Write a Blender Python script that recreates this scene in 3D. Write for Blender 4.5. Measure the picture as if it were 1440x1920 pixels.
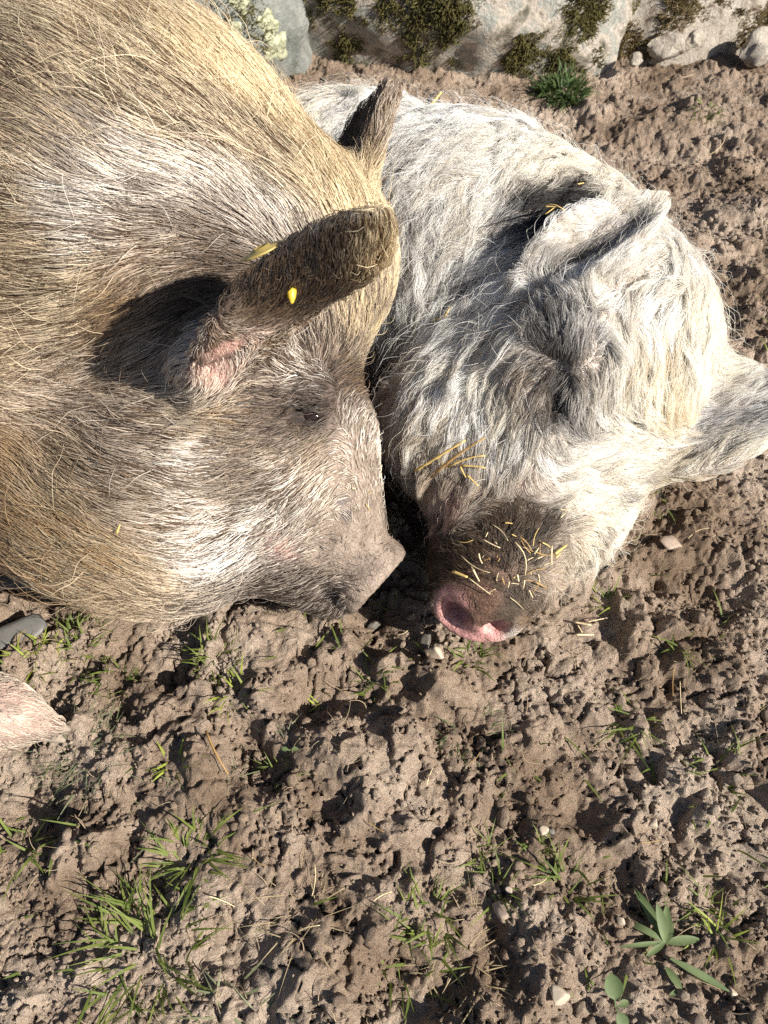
import bpy, math, random
import numpy as np
from mathutils import Vector, Matrix, kdtree

random.seed(7)
RNG = np.random.default_rng(11)
for o in list(bpy.data.objects):
    bpy.data.objects.remove(o, do_unlink=True)
SC = bpy.context.scene
COL = SC.collection

# ------------------------------------------------------------------ camera
CAM_H = 0.75
PITCH = math.radians(55)
FPX = 1478.0                                   # focal length in pixels of the 1440 x 1920 photograph
cam = bpy.data.cameras.new('camera')
cam_ob = bpy.data.objects.new('camera', cam)
COL.objects.link(cam_ob)
cam_ob.location = (0, 0, CAM_H)
cam_ob.rotation_euler = (math.radians(90) - PITCH, 0, 0)
cam.sensor_fit = 'VERTICAL'
cam.sensor_height = 36.0
cam.sensor_width = 27.0
cam.lens = FPX / 1920.0 * 36.0
cam.clip_start = 0.01
cam.clip_end = 500
cam.dof.use_dof = True
cam.dof.focus_distance = 0.72
cam.dof.aperture_fstop = 13.0
SC.camera = cam_ob

# ------------------------------------------------------------------ light
SUN_EL = math.radians(36)
SUN_DIR = np.array([0.68, -0.40, 0.0]); SUN_DIR /= np.linalg.norm(SUN_DIR)
SUN_DIR = np.array([SUN_DIR[0]*math.cos(SUN_EL), SUN_DIR[1]*math.cos(SUN_EL), math.sin(SUN_EL)])
world = bpy.data.worlds.new('World')
SC.world = world
world.use_nodes = True
wn = world.node_tree.nodes; wl = world.node_tree.links
bg = wn['Background']
sky = wn.new('ShaderNodeTexSky')
sky.sky_type = 'NISHITA'
sky.sun_disc = False
sky.sun_elevation = SUN_EL
sky.sun_rotation = math.atan2(SUN_DIR[0], SUN_DIR[1])
wl.new(sky.outputs[0], bg.inputs[0])
bg.inputs[1].default_value = 0.05
sun = bpy.data.lights.new('sun', 'SUN')
sun.energy = 5.0
sun.angle = math.radians(0.53)
sun.color = (1.0, 0.94, 0.84)
sun_ob = bpy.data.objects.new('sun', sun)
COL.objects.link(sun_ob)
sun_ob.rotation_euler = Vector(SUN_DIR).to_track_quat('Z', 'Y').to_euler()
SC.view_settings.view_transform = 'Standard'
SC.view_settings.look = 'None'
SC.view_settings.exposure = 0.90
SC.view_settings.gamma = 1.0
SC.view_settings.use_curve_mapping = False
SC.render.engine = 'CYCLES'
SC.cycles.use_denoising = False
SC.cycles.denoiser = 'OPENIMAGEDENOISE'
SC.cycles.denoising_input_passes = 'RGB_ALBEDO_NORMAL'
SC.cycles.denoising_prefilter = 'NONE'
SC.cycles.max_bounces = 8
SC.cycles.diffuse_bounces = 3
SC.cycles.glossy_bounces = 3
SC.cycles.transmission_bounces = 6
SC.cycles.transparent_max_bounces = 6
SC.cycles.caustics_reflective = False
SC.cycles.caustics_refractive = False

FUR = True
# ------------------------------------------------------------------ helpers: pixels to places, noise
cF = np.array([0, math.cos(PITCH), -math.sin(PITCH)])
cU = np.array([0, math.sin(PITCH), math.cos(PITCH)])
cX = np.array([1.0, 0, 0])
CAM = np.array([0, 0, CAM_H])
def P(px, py, zc):
    return CAM + zc*(cF + (px-720)/FPX*cX - (py-960)/FPX*cU)
def G(px, py, z=0.0):
    d = cF + (px-720)/FPX*cX - (py-960)/FPX*cU
    return CAM + d*((z-CAM_H)/d[2])
def img(dx, dy, toward=0.0):
    """direction given as image right / image down / toward the lens"""
    v = dx*cX - dy*cU - toward*cF
    return v/np.linalg.norm(v)
def unit(v):
    v = np.asarray(v, float)
    return v/np.maximum(np.linalg.norm(v, axis=-1, keepdims=True), 1e-9)

def hash_u(ix, iy, iz, seed):
    h = (ix.astype(np.int64)*374761393 + iy.astype(np.int64)*668265263 + iz.astype(np.int64)*2147483647 + seed*1274126177) & 0xffffffff
    h = ((h ^ (h >> 13))*1274126177) & 0xffffffff
    h = ((h ^ (h >> 16))*2246822519) & 0xffffffff
    h = h ^ (h >> 15)
    return (h & 0xffffff).astype(np.float32)/float(0xffffff)
def vnoise(p, scale, seed=0):
    """smooth value noise in -1..1, p (n,2) or (n,3)"""
    p = np.asarray(p)/scale
    if p.shape[1] == 2:
        p = np.concatenate([p, np.zeros((len(p), 1))], 1); dim = 2
    else:
        dim = 3
    i = np.floor(p).astype(np.int64); f = (p-i).astype(np.float32)
    f = f*f*f*(f*(f*6-15)+10)
    out = np.zeros(len(p), np.float32)
    for dx in (0, 1):
        for dy in (0, 1):
            for dz in ((0, 1) if dim == 3 else (0,)):
                w = (f[:,0] if dx else 1-f[:,0])*(f[:,1] if dy else 1-f[:,1])
                if dim == 3:
                    w = w*(f[:,2] if dz else 1-f[:,2])
                out += w*hash_u(i[:,0]+dx, i[:,1]+dy, i[:,2]+dz, seed)
    return out*2-1
def fbm(p, scale, oct=4, seed=0, gain=0.5):
    a = 1.0; s = 0; t = 0
    for k in range(oct):
        s = s+a*vnoise(p, scale/2**k, seed+k*17); t += a; a *= gain
    return s/t
def bumps(p, cell, seed, dens=1.0, rlo=0.35, rhi=0.75, flat=1.0):
    """rounded lumps on a jittered grid: height in units of the cell"""
    q = np.asarray(p)/cell
    i = np.floor(q).astype(np.int64)
    best = np.zeros(len(q), np.float32)
    zz = np.zeros(len(q), np.int64)
    for dx in (-1, 0, 1):
        for dy in (-1, 0, 1):
            cx = i[:,0]+dx; cy = i[:,1]+dy
            jx = hash_u(cx, cy, zz, seed); jy = hash_u(cx, cy, zz, seed+1)
            r = rlo+(rhi-rlo)*hash_u(cx, cy, zz, seed+2)**1.5
            on = hash_u(cx, cy, zz, seed+3) < dens
            ang = 6.28*hash_u(cx, cy, zz, seed+4); el = 0.7+0.6*hash_u(cx, cy, zz, seed+5)
            ex = q[:,0]-(cx+jx); ey = q[:,1]-(cy+jy)
            ca, sa = np.cos(ang), np.sin(ang)
            a = (ex*ca+ey*sa)*el; b = (-ex*sa+ey*ca)/el
            d2 = (a*a+b*b)/(r*r)
            h = np.where(on, r*np.clip(1-d2, 0, 1)**flat, 0)
            best = np.maximum(best, h)
    return best

# ------------------------------------------------------------------ helpers: objects
def tag(o, label=None, cat=None, group=None, kind=None):
    if label: o['label'] = label
    if cat: o['category'] = cat
    if group: o['group'] = group
    if kind: o['kind'] = kind
    return o
def empty(name, loc=(0, 0, 0)):
    o = bpy.data.objects.new(name, None)
    o.empty_display_size = 0.05
    o.location = loc
    COL.objects.link(o)
    return o
def mesh(name, V, Fs, mat=None, parent=None, smooth=True, attrs=None):
    me = bpy.data.meshes.new(name)
    V = np.asarray(V, np.float32)
    if isinstance(Fs, np.ndarray):
        n, k = Fs.shape
        me.vertices.add(len(V)); me.vertices.foreach_set('co', V.ravel())
        me.loops.add(n*k); me.loops.foreach_set('vertex_index', Fs.astype(np.int32).ravel())
        me.polygons.add(n); me.polygons.foreach_set('loop_start', np.arange(0, n*k, k, dtype=np.int32))
        me.update(calc_edges=True)
    else:
        me.from_pydata([tuple(v) for v in V], [], Fs); me.update()
    if smooth:
        me.polygons.foreach_set('use_smooth', np.ones(len(me.polygons), bool))
    if attrs:
        for an, arr in attrs.items():
            a = me.color_attributes.new(an, 'FLOAT_COLOR', 'POINT')
            arr = np.asarray(arr, np.float32)
            if arr.shape[1] == 3:
                arr = np.concatenate([arr, np.ones((len(arr), 1), np.float32)], 1)
            a.data.foreach_set('color', arr.ravel())
    o = bpy.data.objects.new(name, me)
    COL.objects.link(o)
    if mat: me.materials.append(mat)
    if parent:
        o.parent = parent
        o.matrix_parent_inverse = Matrix.Translation(-Vector(parent.location))
    return o

class NT:
    """small node-tree writer"""
    def __init__(s, name):
        s.m = bpy.data.materials.new(name); s.m.use_nodes = True
        s.t = s.m.node_tree; s.n = s.t.nodes; s.l = s.t.links
        s.b = s.n['Principled BSDF']; s.out = s.n['Material Output']
    def node(s, kind, **kw):
        n = s.n.new(kind)
        for k, v in kw.items():
            if k.startswith('i_'): n.inputs[k[2:].replace('_', ' ')].default_value = v
            else: setattr(n, k, v)
        return n
    def link(s, a, b): s.l.new(a, b)
    def pos(s):
        return s.node('ShaderNodeNewGeometry').outputs['Position']
    def noise(s, scale, detail=5, rough=0.6, vec=None, dist=0.0):
        n = s.node('ShaderNodeTexNoise'); n.inputs['Scale'].default_value = scale
        n.inputs['Detail'].default_value = detail; n.inputs['Roughness'].default_value = rough
        n.inputs['Distortion'].default_value = dist
        s.link(vec if vec is not None else s.pos(), n.inputs['Vector'])
        return n.outputs['Fac']
    def ramp(s, fac, stops):
        r = s.node('ShaderNodeValToRGB'); cr = r.color_ramp
        while len(cr.elements) < len(stops): cr.elements.new(0.5)
        for e, (p, c) in zip(cr.elements, stops):
            e.position = p; e.color = (*c, 1) if len(c) == 3 else c
        s.link(fac, r.inputs[0]); return r.outputs[0]
    def mix(s, fac, a, b, mode='MIX'):
        m = s.node('ShaderNodeMix', data_type='RGBA', blend_type=mode)
        for sock, v in ((m.inputs[0], fac), (m.inputs[6], a), (m.inputs[7], b)):
            if hasattr(v, 'is_output'): s.link(v, sock)
            elif isinstance(v, (int, float)): sock.default_value = v
            else: sock.default_value = (*v, 1)
        return m.outputs[2]
    def bump(s, h, strength, dist, normal=None):
        b = s.node('ShaderNodeBump'); b.inputs['Strength'].default_value = strength
        b.inputs['Distance'].default_value = dist
        s.link(h, b.inputs['Height'])
        if normal is not None: s.link(normal, b.inputs['Normal'])
        return b.outputs[0]
    def attr(s, name):
        a = s.node('ShaderNodeAttribute'); a.attribute_name = name
        return a.outputs['Color']
def lin(r, g, b):
    f = lambda c: (c/255/12.92 if c/255 <= 0.04045 else ((c/255+0.055)/1.055)**2.4)
    return (f(r), f(g), f(b))

# ------------------------------------------------------------------ helpers: sculpting with distance fields
def frame(ax, up):
    a = unit(ax); u = np.asarray(up, float); u = unit(u-a*np.dot(u, a)); return np.stack([a, u, np.cross(a, u)])
def ell(c, r, ax=(1, 0, 0), up=(0, 0, 1)):
    R = frame(ax, up); r = np.asarray(r, float); c = np.asarray(c, float)
    ext = np.sqrt(((R*r[:, None])**2).sum(0))
    def f(p):
        q = ((p-c)@R.T)/r
        k0 = np.sqrt((q*q).sum(1)); k1 = np.sqrt(((q/r)**2).sum(1))
        return k0*(k0-1)/np.maximum(k1, 1e-6)
    return f, c-ext, c+ext
def ball(c, r): return ell(c, (r, r, r))
def cone(a, b, ra, rb):
    a = np.asarray(a, float); b = np.asarray(b, float); d = b-a; L2 = d@d
    def f(p):
        t = np.clip(((p-a)@d)/L2, 0, 1)
        return np.linalg.norm(p-a-t[:, None]*d, axis=1)-(ra+(rb-ra)*t)
    R = max(ra, rb)
    return f, np.minimum(a, b)-R, np.maximum(a, b)+R
def disc(c, n, r, h, rnd, up=(0, 0, 1), ry=None):
    """rounded (elliptic) disc"""
    R = frame(n, up); c = np.asarray(c, float); ry = ry or r
    def f(p):
        q = (p-c)@R.T
        rad = np.sqrt((q[:,1]/ry)**2+(q[:,2]/r)**2)*min(r, ry)
        dx = rad-(min(r, ry)-rnd); dy = np.abs(q[:,0])-(h-rnd)
        return np.minimum(np.maximum(dx, dy), 0)+np.sqrt(np.maximum(dx, 0)**2+np.maximum(dy, 0)**2)-rnd
    m = max(r, ry)+h
    return f, c-m, c+m
def ear(b, tip, n, W, t=0.006, cup=0.35, bend=0.0, lead=0.15, twist=0.0, pw=0.7, bow=0.0):
    b = np.asarray(b, float); d = np.asarray(tip, float)-b; L = np.linalg.norm(d); U = d/L
    N = unit(np.asarray(n, float)-U*np.dot(n, U)); Vv = np.cross(N, U)
    def f(p):
        q = p-b; u = q@U; v0 = q@Vv; w0 = q@N; s = np.clip(u/L, -0.2, 1.0)
        ca, sa = np.cos(twist*s*s), np.sin(twist*s*s)
        v = ca*v0+sa*w0; w = -sa*v0+ca*w0
        wid = W*np.sin(np.pi*np.clip(lead+s*(1-lead), 0.02, 1))**pw
        mid = cup*v*v/W+bend*s*s*L-bow*4*s*(1-s)*L
        wd = (w-mid)/np.sqrt(1+(2*cup*v/W)**2)
        A = np.abs(wd)-t*(1-0.35*np.clip(s, 0, 1)); B = np.maximum(np.abs(v)-wid, np.maximum(-u-0.01, u-L))
        k = 0.008; h = np.clip(0.5-0.5*(B-A)/k, 0, 1)
        return B*(1-h)+A*h+k*h*(1-h)
    m = max(W, L*0.2)*1.6
    lo = np.minimum(b, tip)-m; hi = np.maximum(b, tip)+m
    return f, lo, hi

class Sculpt:
    def __init__(s, lo, hi, vox):
        s.lo = np.asarray(lo, float); s.vox = vox
        s.n = np.ceil((np.asarray(hi)-s.lo)/vox).astype(int)+1
        s.ops = []
    def add(s, prim, k=0.03, op='u'): s.ops.append((prim, k, op)); return s
    @staticmethod
    def blend(a, b, k, op):
        if op == 'u':
            h = np.clip(0.5+0.5*(a-b)/k, 0, 1); return a*(1-h)+b*h-k*h*(1-h)
        h = np.clip(0.5-0.5*(a+b)/k, 0, 1); return a*(1-h)-b*h+k*h*(1-h)
    def build(s):
        D = np.full(s.n, 0.1, np.float32)
        for (f, lo, hi), k, op in s.ops:
            i0 = np.clip(np.floor((lo-0.07-s.lo)/s.vox).astype(int), 0, s.n); i1 = np.clip(np.ceil((hi+0.07-s.lo)/s.vox).astype(int)+1, 0, s.n)
            if np.any(i1 <= i0): continue
            ax = [s.lo[j]+s.vox*np.arange(i0[j], i1[j]) for j in range(3)]
            g = np.stack(np.meshgrid(*ax, indexing='ij'), -1)
            sub = D[i0[0]:i1[0], i0[1]:i1[1], i0[2]:i1[2]]
            b = f(g.reshape(-1, 3)).reshape(sub.shape)
            D[i0[0]:i1[0], i0[1]:i1[1], i0[2]:i1[2]] = s.blend(sub, b, k, op)
        s.D = D
        return s
    def at(s, p):
        q = (p-s.lo)/s.vox
        q = np.clip(q, 0, s.n-1.001); i = q.astype(int); f = q-i
        D = s.D; o = 0
        for dx in (0, 1):
            for dy in (0, 1):
                for dz in (0, 1):
                    w = (f[:,0] if dx else 1-f[:,0])*(f[:,1] if dy else 1-f[:,1])*(f[:,2] if dz else 1-f[:,2])
                    o = o+w*D[i[:,0]+dx, i[:,1]+dy, i[:,2]+dz]
        return o
    def grad(s, p, e=None):
        e = e or s.vox
        g = np.stack([s.at(p+np.eye(3)[j]*e)-s.at(p-np.eye(3)[j]*e) for j in range(3)], 1)
        return unit(g)
    def trace(s, px, py):
        """the place on the surface seen at each photograph pixel"""
        px = np.asarray(px, float); py = np.asarray(py, float)
        d = unit(cF[None]+((px-720)/FPX)[:, None]*cX-((py-960)/FPX)[:, None]*cU)
        t = np.full(len(px), 0.2)
        lo = s.lo; hi = s.lo+s.vox*(s.n-1)
        for k in range(260):
            p = CAM+d*t[:, None]
            inside = np.all((p > lo) & (p < hi), 1)
            dist = np.where(inside, s.at(p), 0.02)
            t = t+np.clip(dist*0.8, -0.004, 0.02)
        p = CAM+d*t[:, None]
        return p, np.abs(s.at(p)) < 0.004
    def surface(s):
        D = s.D; ins = D < 0
        nx, ny, nz = D.shape
        c = [D[dx:nx-1+dx, dy:ny-1+dy, dz:nz-1+dz] for dx in (0, 1) for dy in (0, 1) for dz in (0, 1)]
        b = [ins[dx:nx-1+dx, dy:ny-1+dy, dz:nz-1+dz] for dx in (0, 1) for dy in (0, 1) for dz in (0, 1)]
        cnt = sum(x.astype(np.int8) for x in b)
        act = (cnt > 0) & (cnt < 8)
        idx = np.argwhere(act)
        vid = np.full(act.shape, -1, np.int64); vid[act] = np.arange(len(idx))
        cs = np.stack([x[act] for x in c], 1)
        offs = np.array([(dx, dy, dz) for dx in (0, 1) for dy in (0, 1) for dz in (0, 1)], float)
        acc = np.zeros((len(idx), 3)); n = np.zeros(len(idx))
        for i in range(8):
            for j in range(i+1, 8):
                if np.abs(offs[i]-offs[j]).sum() != 1: continue
                a, e = cs[:, i], cs[:, j]
                m = (a < 0) != (e < 0)
                t = np.where(m, a/np.where(m, a-e, 1), 0)
                acc += np.where(m[:, None], offs[i]+(offs[j]-offs[i])*t[:, None], 0); n += m
        V = s.lo+s.vox*(idx+acc/n[:, None])
        quads = []
        for ax in range(3):
            o1, o2 = [(1, 2), (2, 0), (0, 1)][ax]
            sl0 = [slice(1, -1)]*3; sl1 = [slice(1, -1)]*3
            sl0[ax] = slice(0, -1); sl1[ax] = slice(1, None)
            A, B = ins[tuple(sl0)], ins[tuple(sl1)]
            for flip, m in ((0, A & ~B), (1, ~A & B)):
                e = np.argwhere(m)
                if not len(e): continue
                base = e.copy(); base[:, o1] += 1; base[:, o2] += 1
                d1 = np.zeros(3, int); d1[o1] = 1; d2 = np.zeros(3, int); d2[o2] = 1
                q = [base-d1-d2, base-d2, base, base-d1]
                q = np.stack([vid[x[:,0], x[:,1], x[:,2]] for x in q], 1)
                quads.append(q[:, ::-1] if flip else q)
        Q = np.concatenate(quads)
        return V, Q[(Q >= 0).all(1)]
# ------------------------------------------------------------------ the muddy ground
HOLLOWS = [(640,1300,.045,.022),(560,1310,.035,.018),(760,1290,.03,.02),(470,1400,.04,.02),(930,1330,.04,.012),(1330,1090,.05,.02),(1240,1060,.03,.016),(780,1860,.05,.025),(940,1800,.045,.02),
           (1100,1500,.03,.015),(60,1450,.05,.02),(210,1330,.03,.018),(330,1250,.03,.014),(740,1160,.06,.015),(1290,1560,.035,.018),(250,1650,.05,.012),(40,1130,.06,.012),(1330,1280,.04,.015),(1180,1640,.03,.014),(620,1490,.03,.015),(930,1540,.035,.015),(1400,1640,.04,.015),(420,1760,.04,.015),(1120,1900,.04,.014)]
HOLLOWS = [(*G(h[0], h[1])[:2], h[2]*0.8, h[3]) for h in HOLLOWS]
def frags(p, cell, seed, dens=0.8, rlo=0.3, rhi=0.7, steep=1.6, tilt=0.5):
    """broken angular fragments: tilted tops with steep crumbling sides, heights in units of the cell"""
    q = (np.asarray(p)/cell).astype(np.float32)
    i = np.floor(q).astype(np.int64)
    best = np.zeros(len(q), np.float32); zz = np.zeros(len(q), np.int64)
    for dx in (-1, 0, 1):
        for dy in (-1, 0, 1):
            cx = i[:,0]+dx; cy = i[:,1]+dy
            h1 = hash_u(cx, cy, zz, seed); h2 = hash_u(cx, cy, zz, seed+1); h3 = hash_u(cx, cy, zz, seed+2)
            ex = q[:,0]-(cx+h1); ey = q[:,1]-(cy+h2)
            r = rlo+(rhi-rlo)*h3*h3
            an = 6.283*((h1*7.13+h2*3.7) % 1); st = 0.65+0.7*((h2*5.9+h3*2.3) % 1)
            ca, sa = np.cos(an), np.sin(an)
            A = (ex*ca+ey*sa)*st; B = (-ex*sa+ey*ca)/st
            d = np.maximum(np.sqrt(A*A+B*B), 0.82*np.maximum(np.abs(A), np.abs(B))*1.2)
            top = r*(0.55+0.45*h2)+tilt*A*(h1-0.2)
            h = np.minimum(top-steep*np.maximum(d-r*0.72, 0), top)
            h = np.where(((h1*13.7+h2*9.1+h3*4.4) % 1) < dens, h, 0)
            best = np.maximum(best, h)
    return best
def ground_h(p):
    p = np.asarray(p, np.float32)
    wx = fbm(p, 0.05, 4, 31, 0.6); wy = fbm(p, 0.05, 4, 47, 0.6)
    q = p+0.016*np.stack([wx, wy], 1)
    q2 = p+0.0045*np.stack([fbm(p, 0.011, 2, 61), fbm(p, 0.011, 2, 71)], 1)
    far = np.clip((p[:,1]-0.75)/0.8, 0, 1)
    n1 = fbm(p, 0.16, 3, 5)
    rough = np.clip(0.72+1.0*n1, 0.10, 1.25)*(1-0.3*far)
    fine = np.clip(0.75-0.6*n1+0.4*wx, 0.25, 1.1)
    h = 0.022*fbm(p, 0.34, 3, 1)+0.016*fbm(p, 0.12, 3, 9)*(1-0.5*far)
    m2 = np.clip(0.55+1.5*fbm(p, 0.13, 3, 205), 0.05, 1.3); m3 = np.clip(0.55+1.5*fbm(p, 0.075, 3, 305), 0.05, 1.3); m4 = np.clip(0.5+1.6*fbm(p, 0.06, 3, 405), 0.1, 1.4)
    h = h+0.085*0.42*frags(q, 0.085, 100, 0.60, 0.25, 0.75, 2.2, 0.8)*rough
    h = h+0.046*0.62*frags(q, 0.046, 200, 0.65, 0.2, 0.8, 2.0, 0.9)*m2*(1-0.3*far)
    h = h+0.021*0.72*frags(q2, 0.021, 300, 0.65, 0.2, 0.85, 1.9, 0.8)*m3
    h = h+0.0100*0.85*frags(q2, 0.0100, 400, 0.75)*m4*fine
    h = h+0.0055*0.85*frags(p, 0.0055, 500, 0.7)*fine
    h = h+0.0022*fbm(p, 0.009, 3, 77, 0.7)
    crack = np.abs(wx-0.6*wy); h = h-0.013*np.clip(1-crack/0.07, 0, 1)**2*np.clip(rough, 0.3, 1)
    for hx, hy, r, d in HOLLOWS:
        dd = ((p[:,0]-hx)**2+(p[:,1]-hy)**2)/(r*r)*(1+0.6*wx)
        h = h-d*1.15*np.exp(-dd*1.2)+0.35*d*np.exp(-(np.sqrt(np.maximum(dd, 0))-1.5)**2*4)
    h = h-0.028
    edge = np.maximum(np.maximum(-0.75-p[:,0], p[:,0]-1.0), np.maximum(-0.2-p[:,1], p[:,1]-2.3))
    return h*np.clip(1-edge/0.5, 0, 1)
def spaced(a, b, f):
    out = [a]
    while out[-1] < b: out.append(out[-1]+f(out[-1]))
    return out
def outer(e, s): return [e+s*d for d in (0.02, 0.06, 0.14, 0.3, 0.6, 1.2, 2.5, 6, 15, 40)]
gx = spaced(-0.66, 0.90, lambda x: 0.0022); gx = outer(gx[0], -1)[::-1]+gx+outer(gx[-1], 1)
gy = spaced(-0.06, 1.95, lambda y: 0.0020+0.0026*max(0, y-0.55)); gy = outer(gy[0], -1)[::-1]+gy+outer(gy[-1], 1)
gx = np.array(gx); gy = np.array(gy)
XX, YY = np.meshgrid(gx, gy, indexing='xy')
pg = np.stack([XX.ravel(), YY.ravel()], 1)
hg = ground_h(pg)
# crumbs lean over a little: push the tops sideways so edges undercut
push = 0.0035*np.stack([fbm(pg, 0.012, 2, 131), fbm(pg, 0.012, 2, 141)], 1)*(np.abs(pg[:,0:1]) < 1.2)
VG = np.concatenate([pg+push, hg[:, None]], 1)
nx, ny = len(gx), len(gy)
ii = np.arange(nx*ny).reshape(ny, nx)
FG = np.stack([ii[:-1, :-1].ravel(), ii[:-1, 1:].ravel(), ii[1:, 1:].ravel(), ii[1:, :-1].ravel()], 1)

mud = NT('mud')
c0 = mud.ramp(mud.noise(7, 4, 0.6), [(0.36, (0.27, 0.195, 0.138)), (0.5, (0.44, 0.338, 0.258)), (0.62, (0.57, 0.462, 0.368))])
c1 = mud.mix(0.55, c0, mud.ramp(mud.noise(85, 5, 0.7), [(0.34, (0.58, 0.55, 0.53)), (0.5, (1, 1, 1)), (0.68, (1.25, 1.22, 1.18))]), 'MULTIPLY')
c2 = mud.mix(0.5, c1, mud.ramp(mud.noise(600, 3, 0.7), [(0.38, (0.68, 0.65, 0.63)), (0.62, (1.25, 1.25, 1.25))]), 'MULTIPLY')
mud.link(c2, mud.b.inputs['Base Color'])
mud.b.inputs['Roughness'].default_value = 0.93
mud.b.inputs['Specular IOR Level'].default_value = 0.2
bm1 = mud.bump(mud.noise(210, 6, 0.76), 1.0, 0.0088)
bm2 = mud.bump(mud.noise(850, 3, 0.72), 1.0, 0.0024, bm1)
mud.link(bm2, mud.b.inputs['Normal'])
ground = tag(mesh('ground', VG, FG, mud.m, smooth=False), 'churned brown mud with hoof hollows and clods', kind='structure')

# ------------------------------------------------------------------ loose crumbs of soil lying on it
def ico(sub=1):
    import bmesh
    bm = bmesh.new(); bmesh.ops.create_icosphere(bm, subdivisions=sub, radius=1)
    v = np.array([x.co[:] for x in bm.verts]); f = np.array([[x.index for x in fc.verts] for fc in bm.faces]); bm.free()
    return v, f
def lumps(n, seed, box, rlo, rhi, power=2.5, sink=0.25, tiny=False):
    rg = np.random.default_rng(seed)
    v0, f0 = ico(1)
    if tiny:
        v0 = np.array([(1, 0, 0), (-1, 0, 0), (0, 1, 0), (0, -1, 0), (0, 0, 1), (0, 0, -1), (.6, .6, .6), (-.6, .55, -.6)])
        f0 = np.array([(0, 2, 6), (2, 4, 6), (4, 0, 6), (2, 7, 4), (7, 1, 4), (4, 1, 3), (4, 3, 0), (0, 3, 5), (3, 1, 5), (1, 7, 5), (7, 2, 5), (2, 0, 5)])
    vv = []
    for k in range(10):
        d = 1+0.30*fbm(v0+k*13.7, 0.9, 3, 900+k)+0.28*(np.random.default_rng(k).random(len(v0))-0.5)
        vv.append(v0*d[:, None])
    x = box[0]+(box[1]-box[0])*rg.random(n); y = box[2]+(box[3]-box[2])*rg.random(n)**1.15
    keep = fbm(np.stack([x, y], 1), 0.10, 3, 55) > -0.15+0.25*rg.normal(size=n)
    x, y = x[keep], y[keep]; n = len(x)
    z = ground_h(np.stack([x, y], 1))
    r = rlo+(rhi-rlo)*rg.random(n)**power
    V = np.zeros((n, len(v0), 3), np.float32)
    for i in range(n):
        A = np.linalg.qr(rg.normal(size=(3, 3)))[0]
        s = r[i]*np.array([1, 0.7+0.4*rg.random(), 0.55+0.3*rg.random()])
        V[i] = (vv[i % 10]*s)@A.T+np.array([x[i], y[i], z[i]+r[i]*sink])
    F = f0[None]+(np.arange(n)*len(v0))[:, None, None]
    return V.reshape(-1, 3), F.reshape(-1, 3)
vc, fc = lumps(7000, 21, (-0.45, 0.80, 0.0, 1.25), 0.0016, 0.0075, 2.6)
v2, f2 = lumps(34000, 23, (-0.45, 0.80, 0.0, 1.3), 0.0008, 0.0034, 1.8, 0.3, True)
fc = np.concatenate([fc, f2+len(vc)]); vc = np.concatenate([vc, v2])
tag(mesh('soil_crumbs', vc, fc, mud.m, smooth=False), 'loose crumbs and small clods of dry brown soil', 'soil', kind='stuff')
vc, fc = lumps(90, 22, (-0.45, 0.75, 0.0, 1.1), 0.006, 0.014, 1.6, 0.05)
tag(mesh('soil_clods', vc, fc, mud.m), 'bigger broken clods of brown soil', 'soil', kind='stuff')
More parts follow.
